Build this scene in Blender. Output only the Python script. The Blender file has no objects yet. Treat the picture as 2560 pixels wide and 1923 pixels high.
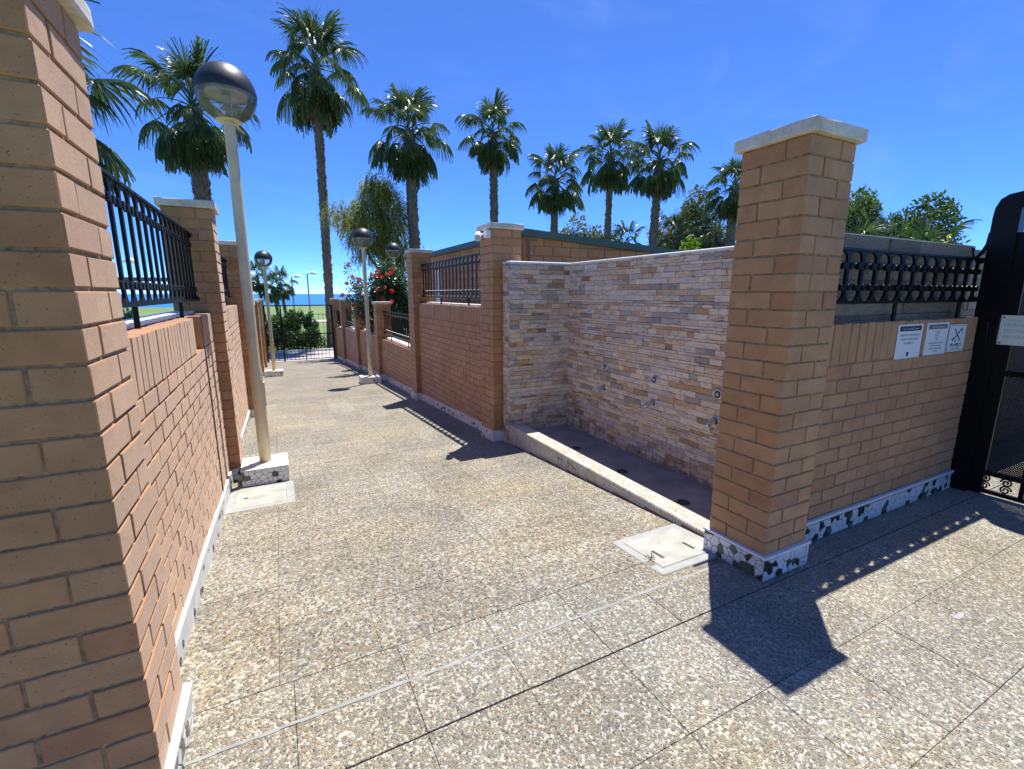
import bpy, bmesh, math, random
from mathutils import Vector, Matrix
R = math.radians
rnd = random.Random(11)
sc = bpy.context.scene
COL = sc.collection

# ------------------------------------------------------------ camera, sky, sun, exposure
EYE = 1.55
cam_d = bpy.data.cameras.new('camera')
cam_d.sensor_width = 36.0
cam_d.lens = 36.0 * 1157.0 / 2560.0
cam_d.clip_start = 0.05
cam_d.clip_end = 60000
cam = bpy.data.objects.new('camera', cam_d)
COL.objects.link(cam)
cam.location = (0, 0, EYE)
cam.rotation_euler = (R(90 - 11.08), 0, R(-26.9))
sc.camera = cam

SUN = Vector((0.58, 0.515, 2.34)).normalized()
world = bpy.data.worlds.new('World')
sc.world = world
world.use_nodes = True
wn = world.node_tree
wn.nodes.clear()
sky = wn.nodes.new('ShaderNodeTexSky')
sky.sky_type = 'NISHITA'
sky.sun_disc = False
sky.sun_elevation = math.asin(SUN.z)
sky.sun_rotation = math.atan2(SUN.x, SUN.y)
sky.altitude = 12000
sky.air_density = 2.5
sky.dust_density = 0.0
sky.ozone_density = 6.0
hs = wn.nodes.new('ShaderNodeHueSaturation')
hs.inputs['Saturation'].default_value = 1.14
hs.inputs['Hue'].default_value = 0.511
bg = wn.nodes.new('ShaderNodeBackground')
bg.inputs['Strength'].default_value = 0.148
wo = wn.nodes.new('ShaderNodeOutputWorld')
wn.links.new(sky.outputs[0], hs.inputs['Color'])
# very thin high cirrus, barely whiter than the blue around it
wtc = wn.nodes.new('ShaderNodeTexCoord'); wmp = wn.nodes.new('ShaderNodeMapping'); wmp.inputs['Scale'].default_value = (1.2, 3.5, 5.0); wmp.inputs['Rotation'].default_value = (0, 0, R(25))
wns = wn.nodes.new('ShaderNodeTexNoise'); wns.inputs['Scale'].default_value = 1.6; wns.inputs['Detail'].default_value = 7; wns.inputs['Roughness'].default_value = 0.6; wns.inputs['Distortion'].default_value = 0.8
wmr = wn.nodes.new('ShaderNodeMapRange'); wmr.inputs[1].default_value = 0.50; wmr.inputs[2].default_value = 0.85; wmr.inputs[3].default_value = 0.0; wmr.inputs[4].default_value = 0.07
wmx = wn.nodes.new('ShaderNodeMix'); wmx.data_type = 'RGBA'; wmx.inputs[7].default_value = (4.2, 5.0, 6.0, 1)
wn.links.new(wtc.outputs['Generated'], wmp.inputs[0]); wn.links.new(wmp.outputs[0], wns.inputs['Vector']); wn.links.new(wns.outputs[0], wmr.inputs[0])
wn.links.new(wmr.outputs[0], wmx.inputs[0]); wn.links.new(hs.outputs[0], wmx.inputs[6])
wn.links.new(wmx.outputs[2], bg.inputs['Color'])
wn.links.new(bg.outputs[0], wo.inputs['Surface'])

sun_d = bpy.data.lights.new('sun', 'SUN')
sun_d.energy = 4.6
sun_d.angle = R(0.53)
sun_d.color = (1.0, 0.975, 0.93)
sun = bpy.data.objects.new('sun', sun_d)
COL.objects.link(sun)
sun.location = (20, 20, 60)
sun.rotation_euler = (-SUN).to_track_quat('-Z', 'Y').to_euler()

sc.view_settings.view_transform = 'Standard'
sc.view_settings.look = 'None'
sc.view_settings.gamma = 1.0
sc.view_settings.use_curve_mapping = False
sc.view_settings.exposure = 0.86

# ------------------------------------------------------------ materials
def mat(name):
    m = bpy.data.materials.new(name)
    m.use_nodes = True
    nt = m.node_tree
    return m, nt, nt.nodes['Principled BSDF'], nt.nodes, nt.links

def ramp(N, stops, interp='LINEAR'):
    r = N.new('ShaderNodeValToRGB')
    r.color_ramp.interpolation = interp
    e = r.color_ramp.elements
    while len(e) < len(stops):
        e.new(0.5)
    for i, (p, c) in enumerate(stops):
        e[i].position = p
        e[i].color = (c[0], c[1], c[2], 1) if len(c) == 3 else c
    return r

def mixc(N, L, fac, a, b, mode='MIX'):
    x = N.new('ShaderNodeMix')
    x.data_type = 'RGBA'
    x.blend_type = mode
    for s, v in ((0, fac), (6, a), (7, b)):
        if hasattr(v, 'is_linked') or hasattr(v, 'links'):
            L.new(v, x.inputs[s])
        elif isinstance(v, (int, float)):
            x.inputs[s].default_value = v
        else:
            x.inputs[s].default_value = (v[0], v[1], v[2], 1)
    return x.outputs[2]

def noise(N, L, scale, detail=4, rough=0.55, vec=None, dist=0.0):
    n = N.new('ShaderNodeTexNoise')
    n.inputs['Scale'].default_value = scale
    n.inputs['Detail'].default_value = detail
    n.inputs['Roughness'].default_value = rough
    n.inputs['Distortion'].default_value = dist
    if vec is not None:
        L.new(vec, n.inputs['Vector'])
    return n

def bump(N, L, b, height, strength=0.3, dist=0.01):
    bp = N.new('ShaderNodeBump')
    bp.inputs['Strength'].default_value = strength
    bp.inputs['Distance'].default_value = dist
    L.new(height, bp.inputs['Height'])
    L.new(bp.outputs[0], b.inputs['Normal'])
    return bp

def objvec(N, L, jitter=True):
    """object coordinates, shifted per object so that copies of a mesh do not look alike"""
    tc = N.new('ShaderNodeTexCoord')
    if not jitter:
        return tc.outputs['Object'], None
    oi = N.new('ShaderNodeObjectInfo')
    m = N.new('ShaderNodeMath'); m.operation = 'MULTIPLY'; m.inputs[1].default_value = 97.0
    L.new(oi.outputs['Random'], m.inputs[0])
    a = N.new('ShaderNodeVectorMath'); a.operation = 'ADD'
    L.new(tc.outputs['Object'], a.inputs[0]); L.new(m.outputs[0], a.inputs[1])
    return a.outputs[0], oi.outputs['Random']

def geovec(N):
    return N.new('ShaderNodeNewGeometry').outputs['Position']

M = {}

def simple(name, col, rough=0.6, metal=0.0, var=0.0, scale=6.0, bumpv=0.0, bscale=40.0, spec=None, world_space=True):
    m, nt, b, N, L = mat(name)
    b.inputs['Roughness'].default_value = rough
    b.inputs['Metallic'].default_value = metal
    if spec is not None:
        b.inputs['Specular IOR Level'].default_value = spec
    v = geovec(N) if world_space else objvec(N, L)[0]
    if var > 0:
        n = noise(N, L, scale, 5, 0.6, v)
        lo = [max(0, c * (1 - var)) for c in col]; hi = [min(1, c * (1 + var)) for c in col]
        r = ramp(N, [(0.3, lo), (0.7, hi)])
        L.new(n.outputs[0], r.inputs[0]); L.new(r.outputs[0], b.inputs['Base Color'])
    else:
        b.inputs['Base Color'].default_value = (*col, 1)
    if bumpv > 0:
        n2 = noise(N, L, bscale, 4, 0.6, v)
        bump(N, L, b, n2.outputs[0], bumpv, 0.004)
    M[name] = m
    return m

def make_brick():
    m, nt, b, N, L = mat('brick')
    v, r0 = objvec(N, L)
    tone = ramp(N, [(0.0, (0.431, 0.215, 0.086)), (0.25, (0.465, 0.243, 0.103)), (0.5, (0.441, 0.221, 0.089)),
                    (0.72, (0.475, 0.257, 0.113)), (0.88, (0.436, 0.209, 0.082)), (1.0, (0.397, 0.180, 0.073))])
    L.new(r0, tone.inputs[0])
    big = noise(N, L, 11, 4, 0.6, v)
    rb = ramp(N, [(0.3, (0.86, 0.84, 0.82)), (0.7, (1.1, 1.1, 1.1))])
    L.new(big.outputs[0], rb.inputs[0])
    c1 = mixc(N, L, 1.0, tone.outputs[0], rb.outputs[0], 'MULTIPLY')
    sp = noise(N, L, 150, 2, 0.5, v)
    rs = ramp(N, [(0.665, (0, 0, 0)), (0.72, (1, 1, 1))])
    L.new(sp.outputs[0], rs.inputs[0])
    mm = N.new('ShaderNodeMath'); mm.operation = 'MULTIPLY'; mm.inputs[1].default_value = 0.75
    L.new(rs.outputs[0], mm.inputs[0])
    c2 = mixc(N, L, mm.outputs[0], c1, (0.10, 0.055, 0.035))
    # wind-blown dirt patches, larger than one brick
    dirt = noise(N, L, 2.2, 5, 0.65, geovec(N))
    rd = ramp(N, [(0.22, (1.10, 1.12, 1.16)), (0.42, (1, 1, 1)), (0.74, (0.76, 0.74, 0.73))])
    L.new(dirt.outputs[0], rd.inputs[0])
    c3 = mixc(N, L, 1.0, c2, rd.outputs[0], 'MULTIPLY')
    L.new(c3, b.inputs['Base Color'])
    b.inputs['Roughness'].default_value = 0.72
    b.inputs['Specular IOR Level'].default_value = 0.3
    b.inputs['Sheen Weight'].default_value = 0.22
    b.inputs['Sheen Roughness'].default_value = 0.55
    b.inputs['Sheen Tint'].default_value = (1.0, 0.93, 0.86, 1)
    fine = noise(N, L, 90, 6, 0.75, v)
    pit = N.new('ShaderNodeMath'); pit.operation = 'SUBTRACT'
    L.new(fine.outputs[0], pit.inputs[0]); L.new(rs.outputs[0], pit.inputs[1])
    bump(N, L, b, pit.outputs[0], 0.4, 0.004)
    M['brick'] = m
make_brick()

def make_brick_far():
    """brick courses too far away to tell the bricks apart"""
    m, nt, b, N, L = mat('far_brick')
    g = geovec(N)
    n = noise(N, L, 9, 4, 0.6, g)
    r = ramp(N, [(0.3, (0.43, 0.228, 0.09)), (0.7, (0.48, 0.265, 0.11))])
    L.new(n.outputs[0], r.inputs[0]); L.new(r.outputs[0], b.inputs['Base Color'])
    b.inputs['Roughness'].default_value = 0.75
    M['far_brick'] = m
make_brick_far()

def make_mortar():
    m, nt, b, N, L = mat('mortar')
    g = geovec(N)
    n = noise(N, L, 35, 5, 0.7, g)
    r = ramp(N, [(0.28, (0.12, 0.066, 0.030)), (0.55, (0.36, 0.228, 0.108)), (0.8, (0.52, 0.37, 0.20))])
    L.new(n.outputs[0], r.inputs[0]); L.new(r.outputs[0], b.inputs['Base Color'])
    b.inputs['Roughness'].default_value = 0.9
    n2 = noise(N, L, 160, 4, 0.7, g)
    bump(N, L, b, n2.outputs[0], 0.6, 0.004)
    M['mortar'] = m
make_mortar()

def make_cap():
    m, nt, b, N, L = mat('cap_stone')
    g = geovec(N)
    n = noise(N, L, 5, 6, 0.65, g)
    r = ramp(N, [(0.25, (0.36, 0.31, 0.23)), (0.45, (0.60, 0.545, 0.44)), (0.7, (0.72, 0.67, 0.57))])
    L.new(n.outputs[0], r.inputs[0])
    n3 = noise(N, L, 60, 3, 0.6, g)
    r3 = ramp(N, [(0.3, (0.82, 0.80, 0.78)), (0.6, (1, 1, 1))])
    L.new(n3.outputs[0], r3.inputs[0])
    c = mixc(N, L, 1.0, r.outputs[0], r3.outputs[0], 'MULTIPLY')
    L.new(c, b.inputs['Base Color'])
    b.inputs['Roughness'].default_value = 0.75
    bump(N, L, b, n3.outputs[0], 0.3, 0.004)
    M['cap_stone'] = m
make_cap()

def make_pebble(name, scale, cols, grout, stain, edge=0.12, coarse=0.35):
    """washed-pebble surface: every Voronoi cell is one pebble"""
    m, nt, b, N, L = mat(name)
    g = geovec(N)
    wob = noise(N, L, 30, 2, 0.5, g)
    sub = N.new('ShaderNodeVectorMath'); sub.operation = 'SCALE'; sub.inputs['Scale'].default_value = 0.012
    L.new(wob.outputs['Color'], sub.inputs[0])
    av = N.new('ShaderNodeVectorMath'); av.operation = 'ADD'
    L.new(g, av.inputs[0]); L.new(sub.outputs[0], av.inputs[1])
    vo = N.new('ShaderNodeTexVoronoi'); vo.inputs['Scale'].default_value = scale
    vo.inputs['Randomness'].default_value = 1.0
    ve = N.new('ShaderNodeTexVoronoi'); ve.feature = 'DISTANCE_TO_EDGE'; ve.inputs['Scale'].default_value = scale
    ve.inputs['Randomness'].default_value = 1.0
    L.new(av.outputs[0], vo.inputs['Vector']); L.new(av.outputs[0], ve.inputs['Vector'])
    sep = N.new('ShaderNodeSeparateColor'); L.new(vo.outputs['Color'], sep.inputs[0])
    r = ramp(N, cols, 'CONSTANT'); L.new(sep.outputs[0], r.inputs[0])
    shade = N.new('ShaderNodeMapRange'); shade.inputs[3].default_value = 0.74; shade.inputs[4].default_value = 1.26
    L.new(sep.outputs[1], shade.inputs[0])
    cc = mixc(N, L, 1.0, r.outputs[0], shade.outputs[0], 'MULTIPLY')
    # some cells are small bits of grout between pebbles
    gm = ramp(N, [(edge * 0.35, (0, 0, 0)), (edge, (1, 1, 1))]); L.new(ve.outputs[0], gm.inputs[0])
    hid = ramp(N, [(coarse - 0.01, (0, 0, 0)), (coarse, (1, 1, 1))], 'CONSTANT'); L.new(sep.outputs[2], hid.inputs[0])
    fm = N.new('ShaderNodeMath'); fm.operation = 'MULTIPLY'
    L.new(gm.outputs[0], fm.inputs[0]); L.new(hid.outputs[0], fm.inputs[1])
    gn = noise(N, L, 300, 3, 0.6, g)
    rg = ramp(N, [(0.3, [c * 0.8 for c in grout]), (0.7, [min(1, c * 1.15) for c in grout])]); L.new(gn.outputs[0], rg.inputs[0])
    c2 = mixc(N, L, fm.outputs[0], rg.outputs[0], cc)
    st = noise(N, L, 1.3, 6, 0.62, g)
    rs = ramp(N, [(0.34, stain), (0.58, (1.03, 1.02, 1.0))]); L.new(st.outputs[0], rs.inputs[0])
    c3 = mixc(N, L, 1.0, c2, rs.outputs[0], 'MULTIPLY')
    hue = noise(N, L, 0.9, 5, 0.6, g, 0.5)
    rh = ramp(N, [(0.36, (0.86, 0.885, 0.93)), (0.5, (1, 1, 1)), (0.66, (1.07, 1.02, 0.90))]); L.new(hue.outputs[0], rh.inputs[0])
    c3 = mixc(N, L, 1.0, c3, rh.outputs[0], 'MULTIPLY')
    oi = N.new('ShaderNodeObjectInfo')
    tm = N.new('ShaderNodeMapRange'); tm.inputs[3].default_value = 0.89; tm.inputs[4].default_value = 1.07
    L.new(oi.outputs['Random'], tm.inputs[0])
    c4 = mixc(N, L, 1.0, c3, tm.outputs[0], 'MULTIPLY')
    L.new(c4, b.inputs['Base Color'])
    b.inputs['Roughness'].default_value = 0.62
    b.inputs['Specular IOR Level'].default_value = 0.35
    hgt = ramp(N, [(0.0, (0, 0, 0)), (0.32, (1, 1, 1))]); L.new(ve.outputs[0], hgt.inputs[0])
    hm = N.new('ShaderNodeMath'); hm.operation = 'MULTIPLY'
    L.new(hgt.outputs[0], hm.inputs[0]); L.new(hid.outputs[0], hm.inputs[1])
    bump(N, L, b, hm.outputs[0], 0.8, 0.008)
    M[name] = m

PB = [(0.0, (0.356, 0.301, 0.189)), (0.16, (0.297, 0.253, 0.168)), (0.30, (0.392, 0.361, 0.258)), (0.42, (0.238, 0.211, 0.157)),
      (0.52, (0.320, 0.223, 0.110)), (0.60, (0.249, 0.242, 0.199)), (0.70, (0.131, 0.130, 0.110)), (0.78, (0.333, 0.271, 0.189)),
      (0.86, (0.416, 0.398, 0.304)), (0.95, (0.196, 0.133, 0.094))]
make_pebble('terrace_pebble', 98, PB, (0.41, 0.385, 0.325), (0.80, 0.78, 0.73), 0.14, 0.15)
PA = [(0.0, (0.320, 0.265, 0.163)), (0.15, (0.249, 0.217, 0.147)), (0.28, (0.356, 0.320, 0.220)), (0.38, (0.184, 0.170, 0.131)),
      (0.50, (0.315, 0.199, 0.089)), (0.58, (0.202, 0.199, 0.173)), (0.70, (0.101, 0.103, 0.092)), (0.80, (0.297, 0.242, 0.168)),
      (0.88, (0.386, 0.361, 0.273)), (0.95, (0.155, 0.115, 0.084))]
make_pebble('alley_pebble', 74, PA, (0.37, 0.342, 0.285), (0.82, 0.81, 0.79), 0.11, 0.14)

simple('joint', (0.20, 0.175, 0.14), 0.9, 0, 0.3, 14)
simple('grey_sealant', (0.25, 0.245, 0.22), 0.7, 0, 0.2, 18)
simple('black_iron', (0.0065, 0.006, 0.006), 0.34, 0, 0.0, bumpv=0.15, bscale=120, spec=0.16)
simple('cream_paint', (0.58, 0.48, 0.295), 0.42, 0, 0.12, 7.0, 0.06, 60)
simple('smoked_black', (0.018, 0.019, 0.021), 0.46, 0, 0.2, 20, 0, 40, 0.5)
simple('lamp_metal', (0.30, 0.285, 0.25), 0.45, 0.4)
simple('white_ceramic', (0.64, 0.635, 0.60), 0.25, 0, 0.14, 14)
simple('white_render', (0.66, 0.65, 0.60), 0.6, 0, 0.16, 9, 0.15, 50)
simple('grout_plinth', (0.30, 0.255, 0.20), 0.9, 0, 0.35, 40)
simple('dark_shard', (0.030, 0.032, 0.024), 0.22, 0, 0.4, 30)
simple('green_shard', (0.085, 0.09, 0.06), 0.25, 0, 0.4, 30)
simple('white_nosing', (0.72, 0.72, 0.71), 0.4, 0, 0.05, 15, 0.1, 70)
simple('marble_cap', (0.80, 0.79, 0.76), 0.4, 0, 0.04, 8)
simple('concrete_lid', (0.345, 0.335, 0.285), 0.8, 0, 0.22, 9, 0.35, 120)
simple('concrete_frame', (0.30, 0.30, 0.275), 0.8, 0, 0.12, 14, 0.35, 120)
simple('dark_slot', (0.06, 0.055, 0.05), 0.9)
simple('shower_floor', (0.28, 0.25, 0.235), 0.6, 0, 0.3, 3.5, 0.15, 60)
simple('drain_metal', (0.05, 0.05, 0.05), 0.4, 0.6)
simple('chrome', (0.62, 0.63, 0.64), 0.22, 1.0, 0.12, 30)
simple('white_plastic', (0.78, 0.78, 0.77), 0.3)
simple('green_fascia', (0.04, 0.085, 0.055), 0.5, 0, 0.15, 10)
simple('paper', (0.72, 0.74, 0.76), 0.45, 0, 0.03, 10)
simple('cream_board', (0.70, 0.70, 0.58), 0.5, 0, 0.04, 10)
simple('navy_print', (0.02, 0.025, 0.05), 0.5)
simple('grey_print', (0.16, 0.17, 0.18), 0.6)
simple('faded_print', (0.42, 0.40, 0.33), 0.6)
simple('wall_render', (0.50, 0.42, 0.33), 0.8, 0, 0.1, 4, 0.2, 60)
simple('galvanised', (0.42, 0.43, 0.43), 0.45, 0.6)
simple('weathered_timber', (0.16, 0.12, 0.085), 0.8, 0, 0.25, 12)
simple('graffiti', (0.03, 0.03, 0.03), 0.7)
simple('promenade_paving', (0.42, 0.36, 0.33), 0.8, 0, 0.15, 3, 0.2, 30)
simple('kerb_white', (0.66, 0.65, 0.61), 0.7, 0, 0.08, 6)
simple('path_concrete', (0.55, 0.52, 0.47), 0.8, 0, 0.1, 2)

def make_leaf(name, c0, c1, rough=0.42, trans=0.35, spec=0.5):
    m, nt, b, N, L = mat(name)
    at = N.new('ShaderNodeAttribute'); at.attribute_name = 'tone'
    r = ramp(N, [(0.0, c0), (1.0, c1)])
    L.new(at.outputs['Fac'], r.inputs[0])
    L.new(r.outputs[0], b.inputs['Base Color'])
    b.inputs['Roughness'].default_value = rough
    b.inputs['Specular IOR Level'].default_value = spec
    tr = N.new('ShaderNodeBsdfTranslucent')
    br = N.new('ShaderNodeHueSaturation'); br.inputs['Saturation'].default_value = 1.15; br.inputs['Value'].default_value = 1.5
    L.new(r.outputs[0], br.inputs['Color']); L.new(br.outputs[0], tr.inputs['Color'])
    mx = N.new('ShaderNodeMixShader'); mx.inputs[0].default_value = trans
    L.new(b.outputs[0], mx.inputs[1]); L.new(tr.outputs[0], mx.inputs[2])
    L.new(mx.outputs[0], N['Material Output'].inputs['Surface'])
    M[name] = m
make_leaf('palm_leaf', (0.030, 0.058, 0.022), (0.105, 0.15, 0.055), 0.32, 0.28)
make_leaf('dead_leaf', (0.14, 0.085, 0.045), (0.32, 0.22, 0.12), 0.6, 0.2)
make_leaf('feather_leaf', (0.11, 0.135, 0.03), (0.31, 0.32, 0.075), 0.5, 0.45)
make_leaf('hibiscus_leaf', (0.025, 0.060, 0.020), (0.085, 0.14, 0.05), 0.28, 0.25)
make_leaf('hedge_leaf', (0.022, 0.060, 0.014), (0.085, 0.16, 0.035), 0.35, 0.25)
make_leaf('bush_leaf', (0.04, 0.08, 0.018), (0.12, 0.17, 0.045), 0.6, 0.3, 0.2)
make_leaf('grey_leaf', (0.08, 0.095, 0.035), (0.19, 0.205, 0.085), 0.6, 0.3, 0.2)
make_leaf('bright_leaf', (0.10, 0.19, 0.02), (0.26, 0.38, 0.05), 0.4, 0.4)
make_leaf('red_petal', (0.50, 0.035, 0.022), (0.72, 0.10, 0.06), 0.45, 0.35)

def make_trunk(name, a, b_):
    m, nt, b, N, L = mat(name)
    tc = N.new('ShaderNodeTexCoord')
    mp = N.new('ShaderNodeMapping'); mp.inputs['Scale'].default_value = (1, 1, 0.35)
    L.new(tc.outputs['Object'], mp.inputs[0])
    n = noise(N, L, 14, 6, 0.7, mp.outputs[0])
    r = ramp(N, [(0.3, a), (0.68, b_)])
    L.new(n.outputs[0], r.inputs[0]); L.new(r.outputs[0], b.inputs['Base Color'])
    b.inputs['Roughness'].default_value = 0.85
    bump(N, L, b, n.outputs[0], 0.6, 0.03)
    M[name] = m
make_trunk('palm_trunk', (0.045, 0.033, 0.026), (0.24, 0.185, 0.14))
make_trunk('bark', (0.035, 0.026, 0.02), (0.13, 0.10, 0.075))

def make_stone():
    m, nt, b, N, L = mat('split_stone')
    at = N.new('ShaderNodeAttribute'); at.attribute_name = 'tone'
    r = ramp(N, [(0.0, (0.336, 0.293, 0.244)), (0.16, (0.584, 0.505, 0.413)), (0.34, (0.780, 0.681, 0.519)), (0.50, (0.696, 0.516, 0.328)),
                 (0.62, (0.497, 0.305, 0.159)), (0.72, (0.745, 0.609, 0.476)), (0.84, (0.596, 0.505, 0.402)), (0.94, (0.780, 0.609, 0.370)), (1.0, (0.298, 0.182, 0.106))])
    L.new(at.outputs['Fac'], r.inputs[0])
    g = geovec(N)
    mp = N.new('ShaderNodeMapping'); mp.inputs['Scale'].default_value = (1, 1, 4.5)
    L.new(g, mp.inputs[0])
    n = noise(N, L, 16, 5, 0.65, mp.outputs[0], 0.4)
    r2 = ramp(N, [(0.30, (0.40, 0.34, 0.29)), (0.46, (0.95, 0.93, 0.90)), (0.75, (1.2, 1.16, 1.1))])
    L.new(n.outputs[0], r2.inputs[0])
    c = mixc(N, L, 1.0, r.outputs[0], r2.outputs[0], 'MULTIPLY')
    # lime and mildew creeping up from the wet floor
    sx = N.new('ShaderNodeSeparateXYZ'); L.new(g, sx.inputs[0])
    mr = N.new('ShaderNodeMapRange'); mr.inputs[1].default_value = -0.08; mr.inputs[2].default_value = 0.34
    mr.inputs[3].default_value = 1.0; mr.inputs[4].default_value = 0.0
    L.new(sx.outputs[2], mr.inputs[0])
    mp2 = N.new('ShaderNodeMapping'); mp2.inputs['Scale'].default_value = (1, 1, 0.45); L.new(g, mp2.inputs[0])
    n3 = noise(N, L, 13, 5, 0.7, mp2.outputs[0])
    r3 = ramp(N, [(0.50, (0, 0, 0)), (0.62, (1, 1, 1))]); L.new(n3.outputs[0], r3.inputs[0])
    mu = N.new('ShaderNodeMath'); mu.operation = 'MULTIPLY'
    L.new(mr.outputs[0], mu.inputs[0]); L.new(r3.outputs[0], mu.inputs[1])
    mu2 = N.new('ShaderNodeMath'); mu2.operation = 'MULTIPLY'; mu2.inputs[1].default_value = 0.75; L.new(mu.outputs[0], mu2.inputs[0])
    c = mixc(N, L, mu2.outputs[0], c, (0.10, 0.095, 0.095))
    L.new(c, b.inputs['Base Color'])
    b.inputs['Roughness'].default_value = 0.7
    n4 = noise(N, L, 70, 4, 0.7, mp.outputs[0])
    bump(N, L, b, n4.outputs[0], 0.45, 0.005)
    M['split_stone'] = m
make_stone()

def make_grey_stone():
    m, nt, b, N, L = mat('grey_slate_tile')
    at = N.new('ShaderNodeAttribute'); at.attribute_name = 'tone'
    r = ramp(N, [(0.0, (0.19, 0.13, 0.09)), (0.5, (0.25, 0.18, 0.13)), (1.0, (0.31, 0.235, 0.175))])
    L.new(at.outputs['Fac'], r.inputs[0])
    g = geovec(N)
    mp = N.new('ShaderNodeMapping'); mp.inputs['Scale'].default_value = (1, 1, 6); L.new(g, mp.inputs[0])
    n = noise(N, L, 14, 6, 0.7, mp.outputs[0], 0.6)
    r2 = ramp(N, [(0.33, (0.45, 0.43, 0.42)), (0.5, (1, 1, 1)), (0.75, (1.15, 1.15, 1.15))]); L.new(n.outputs[0], r2.inputs[0])
    c = mixc(N, L, 1.0, r.outputs[0], r2.outputs[0], 'MULTIPLY')
    L.new(c, b.inputs['Base Color']); b.inputs['Roughness'].default_value = 0.7
    bump(N, L, b, n.outputs[0], 0.4, 0.006)
    M['grey_slate_tile'] = m
make_grey_stone()

def make_mosaic():
    m, nt, b, N, L = mat('mosaic_glass')
    at = N.new('ShaderNodeAttribute'); at.attribute_name = 'tone'
    r = ramp(N, [(0.0, (0.56, 0.50, 0.40)), (0.3, (0.60, 0.55, 0.45)), (0.55, (0.66, 0.63, 0.55)), (0.78, (0.55, 0.56, 0.51)), (0.92, (0.62, 0.49, 0.33)), (1.0, (0.44, 0.42, 0.37))])
    L.new(at.outputs['Fac'], r.inputs[0])
    n = noise(N, L, 5, 5, 0.6, geovec(N))
    r2 = ramp(N, [(0.3, (0.82, 0.80, 0.77)), (0.6, (1.05, 1.05, 1.05))]); L.new(n.outputs[0], r2.inputs[0])
    L.new(mixc(N, L, 1.0, r.outputs[0], r2.outputs[0], 'MULTIPLY'), b.inputs['Base Color'])
    b.inputs['Roughness'].default_value = 0.35
    M['mosaic_glass'] = m
make_mosaic()

def make_clear():
    m, nt, b, N, L = mat('clear_globe')
    N.remove(b)
    tr = N.new('ShaderNodeBsdfTransparent'); tr.inputs[0].default_value = (0.90, 0.91, 0.90, 1)
    gl = N.new('ShaderNodeBsdfGlossy'); gl.inputs['Roughness'].default_value = 0.06
    df = N.new('ShaderNodeBsdfDiffuse'); df.inputs[0].default_value = (0.55, 0.56, 0.54, 1)
    fr = N.new('ShaderNodeFresnel'); fr.inputs['IOR'].default_value = 1.46
    m1 = N.new('ShaderNodeMixShader'); L.new(fr.outputs[0], m1.inputs[0]); L.new(tr.outputs[0], m1.inputs[1]); L.new(gl.outputs[0], m1.inputs[2])
    n = noise(N, L, 9, 4, 0.6, geovec(N)); rr = ramp(N, [(0.35, (0.06, 0.06, 0.06)), (0.75, (0.22, 0.22, 0.22))]); L.new(n.outputs[0], rr.inputs[0])
    m2 = N.new('ShaderNodeMixShader'); L.new(rr.outputs[0], m2.inputs[0]); L.new(m1.outputs[0], m2.inputs[1]); L.new(df.outputs[0], m2.inputs[2])
    L.new(m2.outputs[0], N['Material Output'].inputs['Surface'])
    M['clear_globe'] = m
make_clear()

def make_sea():
    m, nt, b, N, L = mat('sea_water')
    g = geovec(N)
    mp = N.new('ShaderNodeMapping'); mp.inputs['Scale'].default_value = (0.02, 0.12, 1); L.new(g, mp.inputs[0])
    n = noise(N, L, 1.0, 6, 0.65, mp.outputs[0])
    r = ramp(N, [(0.3, (0.010, 0.12, 0.36)), (0.7, (0.02, 0.18, 0.46))]); L.new(n.outputs[0], r.inputs[0])
    L.new(r.outputs[0], b.inputs['Base Color'])
    b.inputs['Roughness'].default_value = 0.55
    b.inputs['Specular IOR Level'].default_value = 0.25
    M['sea_water'] = m
make_sea()

def make_grass():
    m, nt, b, N, L = mat('lawn_grass')
    g = geovec(N)
    n = noise(N, L, 0.35, 6, 0.65, g); n2 = noise(N, L, 9, 4, 0.7, g)
    r = ramp(N, [(0.3, (0.085, 0.155, 0.028)), (0.7, (0.16, 0.225, 0.06))]); L.new(n.outputs[0], r.inputs[0])
    r2 = ramp(N, [(0.3, (0.75, 0.75, 0.7)), (0.7, (1.15, 1.15, 1.1))]); L.new(n2.outputs[0], r2.inputs[0])
    L.new(mixc(N, L, 1.0, r.outputs[0], r2.outputs[0], 'MULTIPLY'), b.inputs['Base Color'])
    b.inputs['Roughness'].default_value = 0.8
    bump(N, L, b, n2.outputs[0], 0.6, 0.05)
    M['lawn_grass'] = m
make_grass()

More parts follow.
